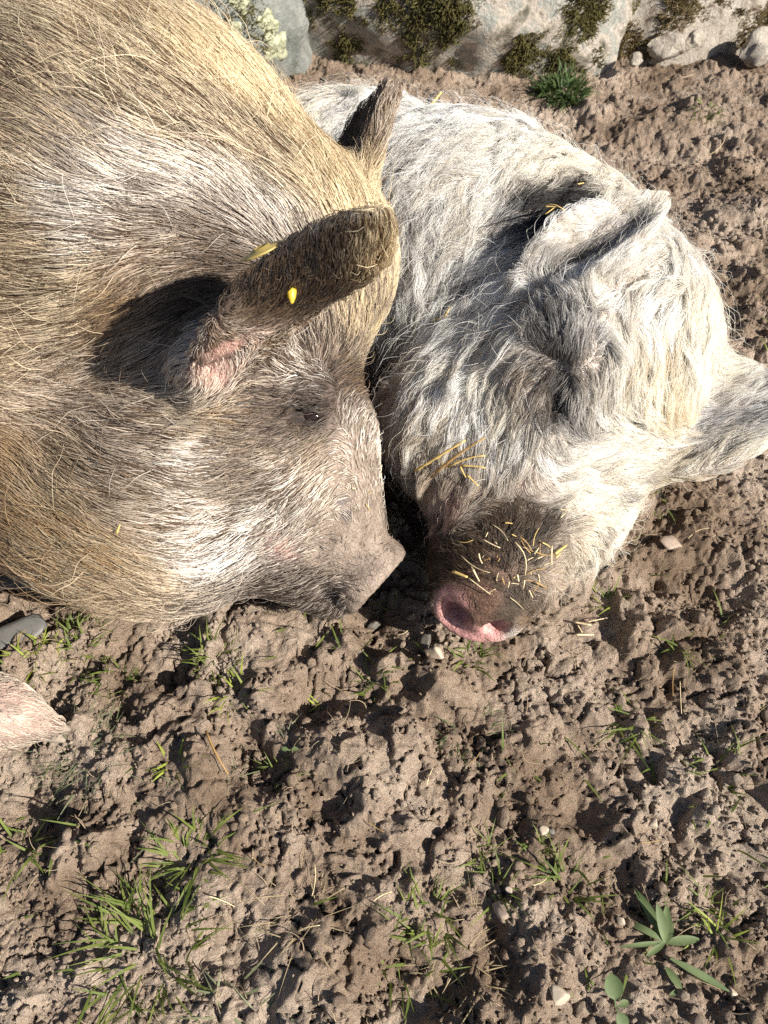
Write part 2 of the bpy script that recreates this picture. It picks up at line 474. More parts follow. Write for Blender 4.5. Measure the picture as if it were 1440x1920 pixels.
# ------------------------------------------------------------------ the two pigs: bodies
def sculpt_tan_pig():
    s = Sculpt((-0.95, 0.16, -0.05), (0.09, 1.32, 0.60), 0.0045)
    # barrel, shoulder and neck
    s.add(ell(P(-420, -60, 1.12), (0.36, 0.27, 0.26), ax=img(-1, -0.75, -0.5)), 0.05)
    s.add(ell(P(-60, 150, 0.93), (0.28, 0.235, 0.235), ax=img(-0.72, -0.68, -0.3)), 0.06)
    s.add(ell(P(245, 400, 0.83), (0.24, 0.195, 0.20), ax=img(-0.72, -0.68, -0.15)), 0.06)
    s.add(ball(P(20, 600, 0.88), 0.20), 0.06)
    s.add(ball(P(90, 830, 0.86), 0.135), 0.05)
    # cranium, cheek, jowl
    s.add(ell(P(540, 490, 0.775), (0.105, 0.088, 0.105), ax=img(0.1, 1)), 0.05)
    s.add(ell(P(455, 790, 0.79), (0.125, 0.115, 0.12), ax=img(0.3, 1)), 0.05)
    s.add(ball(P(320, 940, 0.80), 0.112), 0.05)
    s.add(ball(P(200, 960, 0.82), 0.085), 0.05)
    # muzzle and nose disc
    s.add(cone(P(580, 850, 0.765), P(662, 1042, 0.785), 0.068, 0.038), 0.03)
    s.add(cone(P(490, 1010, 0.80), P(620, 1105, 0.80), 0.050, 0.028), 0.025)
    nd = img(0.74, 0.66, 0.06)
    s.add(disc(P(697, 1081, 0.785), nd, 0.0435, 0.0135, 0.011), 0.012)
    s.add(disc(P(715, 1098, 0.786), nd, 0.033, 0.004, 0.003), 0.006, 's')
    # brow over the eye, cheek pad under it
    s.add(ell(P(530, 722, 0.682), (0.047, 0.017, 0.024), ax=img(1, 0.15)), 0.028)
    s.add(ell(P(500, 850, 0.71), (0.05, 0.03, 0.03), ax=img(0.6, 1)), 0.04)
    # eye slit, mouth line
    s.add(ell(P(575, 780, 0.672), (0.020, 0.0085, 0.020), ax=img(1, 0.2), up=img(-0.2, 1)), 0.012, 's')
    s.add(cone(P(505, 1040, 0.735), P(640, 1132, 0.775), 0.006, 0.003), 0.012, 's')
    s.add(ell(P(535, 1020, 0.745), (0.03, 0.012, 0.010), ax=img(1, 0.6)), 0.03)
    # ears
    s.add(ear(P(400, 690, 0.665), P(730, 402, 0.515), img(-0.62, -0.78, -0.02), 0.064, t=0.0055, cup=0.10, bend=0.02, twist=-0.62, lead=0.10, bow=0.012), 0.02)
    s.add(ell(P(420, 665, 0.67), (0.045, 0.03, 0.035), ax=img(0.6, -0.8)), 0.025)
    s.add(ear(P(672, 345, 0.80), P(735, 150, 0.80), img(-0.85, -0.1, 0.5), 0.046, t=0.006, cup=0.35), 0.02)
    # foreleg stretched out in front
    s.add(cone(P(-330, 1200, 0.80), P(10, 1340, 0.755), 0.06, 0.027), 0.03)
    s.add(cone(P(10, 1340, 0.755), P(100, 1365, 0.765), 0.024, 0.010), 0.02)
    s.add(cone((-0.8, 0.55, 0.15), P(-330, 1200, 0.80), 0.10, 0.065), 0.04)
    return s.build()

NB = unit((-0.2, -0.92, 0.30))
def sculpt_white_pig():
    s = Sculpt((-0.18, 0.30, -0.05), (0.48, 1.22, 0.42), 0.0042)
    s.add(ell(P(670, 425, 1.13), (0.20, 0.17, 0.17), ax=img(-1, -0.2)), 0.05)
    s.add(ell(P(845, 497, 0.975), (0.19, 0.168, 0.168), ax=img(-1, -0.35, -0.5)), 0.05)
    s.add(ell(P(1050, 515, 0.92), (0.112, 0.112, 0.112)), 0.05)
    # head
    s.add(ell(P(1066, 690, 0.86), (0.146, 0.126, 0.14), ax=img(0.55, -0.83)), 0.05)
    s.add(ball(P(1164, 588, 0.83), 0.071), 0.06)
    s.add(ball(P(860, 800, 0.84), 0.080), 0.05)
    s.add(ball(P(1060, 960, 0.87), 0.062), 0.06)
    s.add(cone(P(985, 890, 0.83), P(925, 1065, 0.785), 0.085, 0.062), 0.05)
    s.add(cone(P(925, 1060, 0.785), P(907, 1108, 0.782), 0.060, 0.036), 0.02)
    s.add(disc(P(900, 1136, 0.772), NB, 0.0475, 0.0125, 0.008, up=img(0.28, -0.96), ry=0.042), 0.006)
    # brow ridges and eye
    s.add(ell(P(1090, 640, 0.735), (0.05, 0.022, 0.025), ax=img(0.45, 1)), 0.05)
    s.add(ell(P(1000, 740, 0.745), (0.05, 0.02, 0.02), ax=img(0.25, 1)), 0.05)
    s.add(cone(P(1048, 690, 0.716), P(1040, 775, 0.728), 0.009, 0.006), 0.016, 's')
    # folds of skin above the fallen ear
    s.add(cone(P(1205, 640, 0.795), P(1225, 790, 0.80), 0.020, 0.016), 0.025)
    # mouth corner and lip
    s.add(ball(P(856, 950, 0.775), 0.020), 0.02)
    s.add(cone(P(826, 925, 0.755), P(800, 1010, 0.76), 0.013, 0.016), 0.018, 's')
    # nostrils
    H = unit(np.cross(img(0.28, -0.96), NB)); UP = np.cross(NB, H); face = P(900, 1136, 0.772)+NB*0.0125
    for sg in (-1, 1):
        s.add(ell(face+H*sg*0.0195-UP*0.004, (0.020, 0.0125, 0.0165), ax=NB, up=H), 0.007, 's')
    # ears
    s.add(ear(P(1010, 552, 0.758), P(1248, 368, 0.762), img(-0.25, -0.25, 0.93), 0.038, t=0.0055, cup=0.85, lead=0.22), 0.012)
    s.add(ear(P(1185, 840, 0.83), P(1480, 715, 0.81), img(-0.20, -0.35, 0.9), 0.066, t=0.006, cup=0.28), 0.02)
    return s.build()

SA = sculpt_tan_pig(); VA, QA = SA.surface()
SB = sculpt_white_pig(); VB, QB = SB.surface()

# ------------------------------------------------------------------ coats
HAIR = {                                        # hair colours (as seen on a thick lock of it)
    'blond': (0.64, 0.54, 0.39), 'straw': (0.54, 0.44, 0.31), 'gold': (0.33, 0.225, 0.125), 'white': (0.80, 0.73, 0.65),
    'cream': (0.88, 0.81, 0.70), 'snow': (0.90, 0.87, 0.82), 'grey': (0.40, 0.34, 0.29), 'brown': (0.19, 0.13, 0.085),
    'dark': (0.075, 0.055, 0.042), 'black': (0.028, 0.026, 0.028), 'mud': (0.10, 0.068, 0.045), 'pinkish': (0.70, 0.52, 0.43),
    'yellow': (0.72, 0.60, 0.41), 'slate': (0.34, 0.33, 0.34), 'taupe': (0.50, 0.42, 0.34)}
# columns: x, y in the photograph; lie of the hair dx, dy; length cm; loft mm; colour; second colour; share of the second; density; wave mm
GA = [
 (60,60,-1,-.62,6.0,10,'blond','brown',.22,1,1), (220,40,-1,-.70,6,10,'blond','gold',.25,1,1), (340,60,-1,-.85,6,10,'blond','gold',.25,1,1),
 (100,180,-1,-.60,6,10,'straw','brown',.30,1,1), (260,180,-1,-.66,6,10,'blond','brown',.25,1,1), (450,160,-1,-.90,6,9,'yellow','gold',.2,1,1),
 (40,300,-1,-.45,5.5,10,'straw','brown',.35,1,1), (180,270,-1,-.45,5.5,9,'straw','grey',.4,1,1), (380,250,-1,-.62,5.5,9,'blond','brown',.3,1,1),
 (560,250,-.9,-1,5.5,8,'yellow','gold',.15,1,1), (520,320,-1,-.7,5,8,'blond','brown',.3,1,1), (640,330,-.5,-1,4.5,7,'yellow','gold',.15,1,1),
 (300,320,-1,-.22,4,9,'white','grey',.35,.9,1), (200,390,-1,-.12,4,9,'white','grey',.4,.9,1), (390,360,-1,-.35,3.6,8,'white','grey',.35,.85,1),
 (470,390,-.5,-.9,3,7,'white','grey',.3,.8,1), (420,430,-1,-.2,2.6,6,'brown','grey',.4,.8,1), (300,470,-1,.05,3.5,8,'taupe','brown',.45,1,1),
 (90,470,-1,-.10,5,10,'straw','brown',.35,1,1), (160,540,-1,.25,4.5,10,'blond','brown',.3,1,1), (50,650,-1,.15,4.5,10,'straw','brown',.35,1,1),
 (250,560,-1,.45,4,10,'gold','brown',.4,1,1), (300,640,-1,.6,3.5,9,'taupe','brown',.4,1,1), (180,700,-1,.25,4,10,'taupe','brown',.4,1,1),
 (420,500,-1,.3,2.0,6,'dark','brown',.4,1,1), (350,580,-1,.5,2.5,6,'brown','dark',.4,1,1),
 (640,470,.4,-.8,1.1,3,'black','dark',.4,1.5,.5), (590,500,.4,-.8,1.0,2.5,'black','dark',.4,1.5,.5), (560,540,.7,-.7,1.0,2.5,'black','brown',.4,1.4,.5), (470,610,.8,-.6,.9,2.5,'dark','brown',.4,1.4,.5), (390,650,-.6,.6,1.2,4,'brown','grey',.4,1.2,.5),  # ear hair is dark brown, deepened to black to carry its shade
 (430,650,.3,.9,.4,1.5,'pinkish','white',.3,.10,.3), (410,680,.3,.9,.4,1.5,'pinkish','white',.3,.10,.3), (385,710,-.7,.8,.8,3,'white','taupe',.4,.4,.5), (345,690,-.9,.5,2,6,'taupe','white',.4,1,.6),
 (700,470,0,-1,2.5,5,'yellow','gold',.25,1,.6), (660,580,.05,-1,2.2,5,'yellow','taupe',.3,1,1), (600,600,-.3,-1,1.6,5,'taupe','dark',.4,1,1), (690,640,.1,-1,2,5,'taupe','brown',.35,1,1),
 (520,640,-.6,-.8,1.8,5,'taupe','brown',.4,1,1.2), (560,690,-1,-.25,2.0,6,'white','brown',.4,1,1.5), (500,700,-1,-.4,2.0,6,'taupe','dark',.4,1,1.5), (640,720,.9,-.3,1.4,5,'brown','dark',.4,1,1),
 (500,765,-1,-.1,1.1,3,'brown','dark',.4,.9,.5), (545,795,-1,.2,.8,3,'dark','black',.4,1,.5), (585,800,-.8,.5,.7,2,'black','dark',.4,1,.4), (600,765,-.9,-.2,.8,2,'black','dark',.4,1,.4), (570,758,-1,-.1,.9,3,'dark','black',.4,1,.4), (545,770,-1,0,.9,3,'dark','black',.4,.9,.5), (590,785,-.6,.5,.4,1.5,'black','dark',.4,.5,.4), (620,770,.6,-.6,.9,3,'brown','dark',.4,.8,.4), (450,780,-1,-.3,2.4,6,'gold','taupe',.5,1,1), (380,760,-1,-.2,2.8,7,'straw','taupe',.5,1,1),
 (300,780,-1,-.22,3.5,8,'taupe','brown',.35,1,1), (120,780,-1,-.30,4,9,'taupe','brown',.4,1,1), (40,760,-1,-.3,4,9,'straw','brown',.35,1,1),
 (250,860,-1,-.35,3.6,8,'taupe','brown',.35,1,1), (400,870,-1,-.15,2.8,6,'white','brown',.35,1,1), (520,820,-.75,.7,1.6,5,'taupe','brown',.4,1,1), (590,830,-.4,.95,1.5,4,'gold','blond',.4,.9,1),
 (450,900,-1,.1,2.2,6,'brown','taupe',.45,1,1), (540,900,-.9,.5,1.7,5,'white','brown',.4,1,1), (600,900,-.6,.8,.9,3,'cream','taupe',.4,.8,.5), (480,960,-1,.30,2.4,6,'white','brown',.25,1,1), (560,970,-.9,.5,1.2,4,'white','grey',.35,.8,.5),
 (380,980,-1,.10,3,7,'white','brown',.35,1,1), (430,1040,-.9,.5,2.8,8,'snow','grey',.3,1,1), (300,960,-1,-.15,3.5,8,'taupe','brown',.35,1,1),
 (150,900,-1,-.55,5,9,'straw','brown',.4,1,1), (60,880,-.9,-.9,6.5,12,'gold','brown',.35,1,1.5), (150,990,-1,-.70,7,13,'gold','straw',.35,1.1,2), (60,980,-1,-.55,7,13,'gold','brown',.35,1.1,2),
 (260,1050,-1,-.45,6.5,12,'gold','straw',.4,1.1,2), (180,1070,-1,-.35,6.5,12,'gold','straw',.4,1.1,2), (330,1100,-1,-.15,5,10,'straw','brown',.4,1,2), (420,1090,-1,.05,3.6,9,'taupe','dark',.4,1,1.5),
 (520,1090,-1,.15,2.5,7,'dark','grey',.35,1,1), (590,1110,-.9,.35,1.6,5,'dark','grey',.4,.9,.8), (640,1130,-.7,.6,.8,3,'dark','grey',.4,.6,.5),
 (540,1020,-.8,.5,.9,3,'grey','white',.4,.55,.5), (600,1050,-.8,.3,.6,2,'dark','grey',.5,.30,.3), (620,960,-.6,.6,.6,2,'taupe','white',.4,.40,.3), (650,860,-.2,-1,.8,2.5,'white','taupe',.4,.55,.3), (680,960,.2,-1,.5,2,'cream','taupe',.4,.35,.3),
 (660,790,.1,-1,1.0,3,'white','taupe',.4,.7,.3), (690,1010,0,-1,.3,1,'dark','taupe',.4,.12,.2), (720,1050,0,-1,.2,1,'dark','taupe',.4,.02,.2), (690,1090,0,-1,.2,1,'dark','taupe',.4,.02,.2), (660,1010,-.3,-.6,.4,1.5,'dark','taupe',.4,.2,.2),
 (690,260,.3,-.9,1.8,5,'brown','taupe',.45,1.3,.5), (735,220,.2,-1,2,6,'taupe','grey',.4,1.3,.5), (660,240,.6,-.8,1.5,4,'dark','brown',.4,1.2,.4),
 (30,1320,.9,.5,1.0,3,'pinkish','taupe',.6,.7,.5), (20,1400,.8,.5,1,3,'grey','white',.3,.6,.5)]
GB = [
 (600,180,-1,.3,4.5,9,'cream','slate',.3,1,3), (720,200,-.9,.45,4.5,9,'snow','slate',.25,1,3), (830,220,-.9,.5,4.5,10,'snow','slate',.2,1,3.5), (960,260,-.9,.55,4.5,10,'snow','cream',.2,1,3.5),
 (760,300,-.8,.6,5,11,'snow','slate',.25,1,4), (880,320,-.8,.65,5,11,'snow','cream',.3,1,4), (1040,310,-.8,.6,4.5,10,'cream','snow',.4,1,3), (1140,340,-.7,.5,4,9,'cream','snow',.4,1,3),
 (740,400,-.5,.8,5,11,'snow','slate',.35,1,4), (840,420,-.5,.9,5.5,12,'snow','slate',.25,1,4.5), (920,410,-.6,.8,5,11,'snow','cream',.3,1,4), (960,470,-.7,.7,4.5,10,'snow','slate',.25,1,4),
 (1085,350,-.8,.5,1.6,5,'black','dark',.3,1.2,2), (1045,378,-.8,.5,1.6,5,'black','dark',.3,1.2,2), (1005,405,-.8,.55,1.8,6,'black','slate',.3,1.1,2),
 (740,500,-.15,1,5.5,11,'snow','slate',.3,1,4), (810,520,-.1,1,5.5,12,'snow','cream',.3,1,4.5), (880,540,-.4,.8,5,11,'snow','slate',.4,1,4.5), (720,600,-.1,1,5,10,'snow','slate',.35,1,4),  # slate beside the head paints grey shadow into the white hair
 (800,620,-.3,.9,5,11,'snow','cream',.35,1,4.5), (890,610,-.6,.6,4.8,11,'snow','cream',.3,1,5), (960,560,-.6,.5,4.5,10,'snow','slate',.35,1,4),
 (1235,380,.6,-.6,1.2,4,'cream','snow',.4,1.1,1), (1060,445,.6,-.5,1.2,4,'snow','cream',.4,1.1,.8), (1125,405,.6,-.5,1.2,4,'snow','cream',.4,1.1,.8), (1180,378,.6,-.5,1.2,4,'snow','cream',.4,1.1,.8), (1150,445,.7,-.5,.9,2,'slate','dark',.4,1,.8), (1090,490,.6,-.5,.9,2,'dark','slate',.4,1,.8), (1190,470,.4,-.9,2.0,6,'snow','cream',.3,1,1.5), (1140,520,.3,-1,2.0,6,'snow','cream',.3,1,1.5),  # dark and slate ear-hollow rows: the cup's shade put into the hair colour
 (1250,460,-.2,1,4.5,10,'snow','cream',.4,1,2.5), (1310,540,-.05,1,4.8,10,'cream','snow',.4,1,2.5), (1210,540,-.4,.9,4.8,10,'snow','cream',.35,1,2.5), (1130,550,-.4,.9,4.2,9,'snow','cream',.3,1,2.5),
 (1060,560,-.2,-1,2.4,6,'snow','slate',.3,1,3), (1040,600,-.1,-1,1.4,4,'slate','dark',.5,1.1,1.2), (1030,640,0,-1,1.2,3,'black','slate',.3,1.1,.8), (1085,630,.2,-1,1.8,5,'snow','slate',.35,1,1.5), (1150,640,-.1,1,4.5,9,'snow','cream',.35,1,2), (1240,660,-.05,1,4.8,10,'cream','yellow',.35,1,2),
 (1320,650,-.1,1,4.5,10,'cream','snow',.4,1,2), (1180,740,-.05,1,4,9,'cream','snow',.4,1,2), (1240,760,-.2,1,4,9,'yellow','cream',.5,1,2.5), (1110,720,0,1,3.4,8,'snow','cream',.4,1,1.6), (1085,690,.5,-.7,1.2,4,'slate','taupe',.45,1,1), (1060,660,.4,-.8,1.1,3,'dark','slate',.4,1,.8),
 (1025,690,-.6,.4,1.0,3,'black','dark',.4,1.1,.8), (1015,740,-.6,.6,.9,3,'dark','taupe',.3,1.1,.8), (1045,740,.3,.9,.5,2,'black','dark',.4,.6,.5), (1055,780,0,1,1.1,3,'dark','slate',.4,1,1), (1050,800,.05,1,1.6,5,'slate','snow',.4,1,1), (985,700,-.7,.4,1.8,6,'taupe','snow',.5,1,2), (960,640,-.6,.5,4,9,'snow','cream',.35,1,4),
 (920,690,-.4,.9,4.2,9,'snow','cream',.4,1,3), (960,760,-.1,1,3.8,8,'cream','snow',.4,1,2.5), (840,700,-.6,.75,4.2,9,'snow','cream',.4,1,3.5), (770,720,-.6,.7,4.2,9,'taupe','snow',.5,1,3.5), (740,820,-.4,.9,4,9,'taupe','snow',.4,1,3),
 (820,800,-.3,1,3.6,8,'cream','taupe',.4,1,2.5), (890,800,-.15,1,3.4,8,'snow','taupe',.35,1,2), (950,840,0,1,2.6,6,'snow','taupe',.3,1,1.5), (780,880,-.2,1,3.2,8,'taupe','snow',.35,.9,3), (840,880,-.2,.8,2.4,6,'taupe','white',.4,.7,2),
 (1000,830,.1,1,2.4,5,'snow','cream',.3,1,1), (990,890,-.1,.8,1.0,3,'white','grey',.35,.7,.5), (930,900,-.2,.9,1.4,4,'taupe','white',.4,.8,.8), (1050,880,.9,-.7,2.4,6,'snow','cream',.3,1,1), (1060,830,.5,-.2,2.4,6,'snow','cream',.3,1,1),
 (1120,850,1,-.5,3,7,'snow','cream',.35,1,1.5), (1160,820,1,-.35,2.8,7,'cream','snow',.4,1,1.5), (1090,930,.9,-.2,3,8,'cream','snow',.35,1,2), (1130,950,.7,.5,3.6,9,'cream','slate',.3,1,2), (1080,1020,.6,.7,3.6,9,'cream','taupe',.4,.9,2.5), (1040,1060,.6,.6,2.6,7,'taupe','cream',.4,.8,2),
 (850,950,-.2,.8,1,3,'pinkish','brown',.4,.5,1), (800,970,-.15,1,3,7,'mud','brown',.35,.7,2), (770,940,-.2,1,3,7,'brown','grey',.35,.7,2), (880,960,-.6,.7,1.4,4,'grey','white',.3,.8,1),
 (960,960,.2,-.8,1.2,4,'mud','brown',.4,1,1.5), (900,1010,-.7,-.3,1.3,4,'mud','brown',.35,1.1,1.5), (1000,1000,.5,-.6,1.1,3,'mud','black',.35,1,1.5), (950,1050,.1,-.9,1.0,3,'mud','black',.35,1,1.5), (840,1040,-.9,.1,1.4,5,'mud','dark',.4,1.1,1.5), (820,1095,-.9,.1,1.1,4,'mud','dark',.4,1.1,1),
 (1000,1080,.8,.1,1.2,4,'taupe','mud',.4,.8,1.5), (880,1085,-.3,-.8,.5,2,'mud','brown',.4,.6,.5), (860,1140,-.2,1,.2,.5,'mud','brown',.4,.04,.3), (850,1165,-.4,.8,.3,1,'brown','taupe',.4,.15,.3), (915,1130,0,1,.25,1.5,'mud','brown',.4,.35,.3), (925,1165,0,1,.2,.5,'mud','brown',.4,.05,.3), (970,1155,.3,.8,.2,.5,'mud','brown',.4,.12,.3), (910,1195,-.2,.8,.3,1,'mud','taupe',.4,.12,.3),
 (840,1160,-.6,.6,.5,2,'brown','taupe',.4,.5,.3),
 (1330,780,1,-.3,2.0,5,'slate','snow',.55,1,1), (1280,830,1,-.25,2.0,5,'slate','snow',.5,1,1), (1400,760,1,-.3,1.8,5,'snow','slate',.3,1,1), (1340,720,1,-.2,2.2,6,'cream','snow',.4,1,1), (1250,880,1,-.1,2.2,6,'cream','yellow',.4,1,1), (1340,840,1,-.45,2.2,6,'cream','snow',.4,1,1), (1210,860,.9,-.2,2.2,6,'snow','cream',.4,1,1.5), (1230,800,.9,.1,3,8,'cream','snow',.4,1,2)]

class Field:
    """combing chart: rows placed on the surface, blended by nearness in space"""
    def __init__(s, S, rows, sigma, lie):
        px = np.array([r[0] for r in rows], float); py = np.array([r[1] for r in rows], float)
        p, ok = S.trace(px, py)
        for k in range(6):
            if ok.all(): break
            py = np.where(ok, py, py+14); p, ok = S.trace(px, py)
        print('chart rows off the surface:', [(r[0], r[1]) for r, k in zip(rows, ok) if not k])
        rows = [r for r, k in zip(rows, ok) if k]; p = p[ok]
        n = S.grad(p)
        d = np.array([img(r[2], r[3]) for r in rows])
        fn = n@cF; fn = np.where(np.abs(fn) < 0.25, -0.25, fn)
        d = d-cF*((d*n).sum(1)/fn)[:, None]
        s.p = p.astype(np.float32); s.d = unit(d).astype(np.float32); s.sig = sigma; s.lie = lie
        s.num = np.array([[r[4]*0.01, r[5]*0.001, r[8], r[9], r[10]*0.001] for r in rows], np.float32)
        s.c1 = np.array([HAIR[r[6]] for r in rows], np.float32); s.c2 = np.array([HAIR[r[7]] for r in rows], np.float32)
    def w(s, q, sharp=1.0):
        q = np.asarray(q, np.float32)
        d2 = (q*q).sum(1)[:, None]+(s.p*s.p).sum(1)[None]-2*q@s.p.T
        near = d2.min(1, keepdims=True)
        w = np.exp(-(d2-near)/(2*(s.sig*sharp)**2+0.12*near))
        return w/w.sum(1, keepdims=True)

def coat(name, parent, S, V, Q, field, N, mat, seed, clump, radius, bald=(), second=1.0, seg=7, clump_n=18, stray=0.03, flow=1.0, tidy=1.0, longer=1.0, lockvar=0.10):
    rg = np.random.default_rng(seed)
    T = np.concatenate([Q[:, [0, 1, 2]], Q[:, [0, 2, 3]]])
    a, b, c = V[T[:,0]], V[T[:,1]], V[T[:,2]]
    cr = np.cross(b-a, c-a); area = np.linalg.norm(cr, axis=1)*0.5
    mid = (a+b+c)/3; nrm = unit(cr)
    nrm = np.where(((S.grad(mid)*nrm).sum(1) < 0)[:, None], -nrm, nrm)
    view = unit(CAM-mid)
    face = (nrm*view).sum(1)
    dens = field.w(mid)@field.num[:, 3]
    for bc, br, bk in bald: dens = np.where(np.linalg.norm(mid-bc, axis=1) < br, dens*bk, dens)
    px = mid-CAM; zc = px@cF; ix = 720+FPX*(px@cX)/zc; iy = 960-FPX*(px@cU)/zc
    shown = (ix > -260) & (ix < 1700) & (iy > -260) & (iy < 1500)
    wgt = area*dens*np.where(face > -0.15, 1.0, 0.22)*np.where(shown, 1.0, 0.18)*np.where(mid[:,2] < 0.0, 0.05, 1)*(0.65/np.clip(zc, 0.5, 1.2))**1.2
    t = rg.choice(len(T), N, p=wgt/wgt.sum())
    u = rg.random(N); v = rg.random(N); f = u+v > 1; u[f] = 1-u[f]; v[f] = 1-v[f]
    root = a[t]+(b[t]-a[t])*u[:, None]+(c[t]-a[t])*v[:, None]
    W = field.w(root); num = W@field.num
    W2 = field.w(root+rg.normal(0, 0.006, root.shape), 0.55)
    L = longer*num[:,0]*np.exp(rg.normal(0, 0.22, N)); loft = num[:,1]*rg.random(N)**0.8; wav = num[:,4]
    # locks
    nc = max(1, N//clump_n); cid = rg.choice(N, nc, replace=False)
    kd = kdtree.KDTree(nc)
    for i, j in enumerate(cid): kd.insert(root[j], i)
    kd.balance()
    own = np.fromiter((kd.find(r)[1] for r in root), int, N)
    lead = cid[own]
    ph = rg.random(N)*6.28; ph = ph[lead]+rg.normal(0, 0.35, N); frq = (170+90*rg.random(N))[lead]
    lockdir = rg.normal(0, 1, (N, 3))[lead]*flow
    pts = np.zeros((N, seg, 3)); pos = root.copy(); pts[:, 0] = pos-S.grad(pos)*0.001
    st = L/(seg-1)
    is_stray = rg.random(N) < stray
    own_dir = rg.normal(0, 1, (N, 3))
    for k in range(1, seg):
        tt = k/(seg-1)
        if k % 2 == 1:
            Wk = field.w(pos); d = Wk@field.d
        n = S.grad(pos, 0.006)
        low = np.stack([vnoise(pos, 0.045, seed+j) for j in range(3)], 1)
        dd = unit(d)+0.35*low*flow+lockvar*lockdir+np.where(is_stray, 0.55, 0.10*tidy)[:, None]*own_dir
        dd = dd-n*(dd*n).sum(1, keepdims=True)
        side = np.cross(unit(dd), n)
        dd = unit(dd)+side*(np.sin(ph+frq*L*tt)*wav*130)[:, None]+n*((0.55*(1-tt)-0.12)*np.where(is_stray, 2.2, 1.0))[:, None]
        pos = pos+unit(dd)*st[:, None]
        sd = S.at(pos)
        want = 0.0008+loft*min(1, tt*1.8)*np.where(is_stray, 2.5, 1.0)
        pos = pos+n*(np.clip(want-sd, -0.004, 0.02)*np.where(sd < want, 1.0, 0.35))[:, None]
        pos[:, 2] = np.maximum(pos[:, 2], 0.004)
        pts[:, k] = pos
    tt = np.linspace(0, 1, seg)[None, :, None]
    cw = (clump*np.clip(rg.normal(1, 0.25, N), 0.3, 1.2))*np.where(is_stray, 0.0, 1.0)
    off = pts[:, :1]-pts[lead][:, :1]
    pts = pts+(pts[lead]+off*(1-0.75*tt)-pts)*(cw[:, None, None]*tt**0.8)
    # colours
    c1 = W2@field.c1; c2 = W2@field.c2; q = W2@field.num[:, 2]
    lock = rg.random(N)[lead]
    pick = (0.6*rg.random(N)+0.4*lock) < (0.15+0.85*q)*second
    colr = np.where(pick[:, None], c2, c1)*np.exp(rg.normal(0, 0.16, N)+(lock-0.5)*0.40)[:, None]
    colr = np.clip(colr, 0.01, 0.93)
    cu = bpy.data.hair_curves.new(name)
    cu.add_curves([seg]*N)
    cu.attributes['position'].data.foreach_set('vector', (pts-np.array(parent.location)).astype(np.float32).ravel())
    ra = cu.attributes.get('radius') or cu.attributes.new('radius', 'FLOAT', 'POINT')
    prof = (np.array([1.0, 1.0, 0.97, 0.9, 0.78, 0.6, 0.35, 0.2])[:seg] if seg <= 8 else np.linspace(1, 0.3, seg))
    rr = radius*np.exp(rg.normal(0, 0.2, N))[:, None]*prof[None]
    ra.data.foreach_set('value', rr.astype(np.float32).ravel())
    ca = cu.attributes.new('tint', 'FLOAT_COLOR', 'CURVE')
    ca.data.foreach_set('color', np.concatenate([colr, np.ones((N, 1))], 1).astype(np.float32).ravel())
    cu.materials.append(mat)
    o = bpy.data.objects.new(name, cu); COL.objects.link(o); o.parent = parent
    return o

def hair_material(name, rough=0.32, trans=0.25):
    m = NT(name)
    c = m.attr('tint')
    m.link(c, m.b.inputs['Base Color'])
    m.b.inputs['Roughness'].default_value = rough
    m.b.inputs['Specular IOR Level'].default_value = 0.5
    tr = m.node('ShaderNodeBsdfTranslucent'); m.link(c, tr.inputs['Color'])
    mx = m.node('ShaderNodeMixShader'); mx.inputs[0].default_value = trans
    m.link(m.b.outputs[0], mx.inputs[1]); m.link(tr.outputs[0], mx.inputs[2]); m.link(mx.outputs[0], m.out.inputs['Surface'])
    return m.m

def skin_tint(S, V, base, rows):
    """rows: x, y in the photograph, radius cm, colour, strength"""
    colr = np.tile(np.array(base, float), (len(V), 1))
    p, ok = S.trace([r[0] for r in rows], [r[1] for r in rows])
    wob = 1+0.35*fbm(V, 0.03, 3, 5)
    for r, q, k in zip(rows, p, ok):
        if not k: print('skin row off', r[:2]); continue
        w = r[4]*np.clip(1.5-1.5*np.linalg.norm(V-q, axis=1)*wob/(r[2]*0.01), 0, 1)
        w = w*w*(3-2*np.minimum(w, 1))
        w = np.clip(w, 0, 1)[:, None]
        colr = colr*(1-w)+np.array(r[3])*w
    return colr
def skin_material(name):
    m = NT(name)
    c = m.attr('skin')
    n1 = m.noise(75, 6, 0.7); n2 = m.noise(420, 3, 0.6)
    c = m.mix(0.55, c, m.ramp(n1, [(0.40, (0.42, 0.38, 0.35)), (0.58, (1.2, 1.2, 1.2))]), 'MULTIPLY')
    m.link(c, m.b.inputs['Base Color'])
    m.b.inputs['Roughness'].default_value = 0.62
    m.b.inputs['Subsurface Weight'].default_value = 0.0
    vo = m.node('ShaderNodeTexVoronoi', feature='DISTANCE_TO_EDGE'); vo.inputs['Scale'].default_value = 190
    w = m.node('ShaderNodeMix', data_type='VECTOR'); w.inputs[0].default_value = 0.12
    nn = m.node('ShaderNodeTexNoise'); nn.inputs['Scale'].default_value = 90; m.link(m.pos(), nn.inputs['Vector'])
    ad = m.node('ShaderNodeVectorMath', operation='MULTIPLY_ADD'); m.link(nn.outputs['Color'], ad.inputs[0]); ad.inputs[1].default_value = (0.012, 0.012, 0.012); m.link(m.pos(), ad.inputs[2])
    m.link(ad.outputs[0], vo.inputs['Vector'])
    e = m.ramp(vo.outputs['Distance'], [(0.0, (0, 0, 0)), (0.09, (1, 1, 1))])
    b1 = m.bump(e, 0.6, 0.0010); b2 = m.bump(n2, 0.8, 0.0014, b1); b3 = m.bump(n1, 0.6, 0.005, b2)
    m.link(b3, m.b.inputs['Normal'])
    return m.m

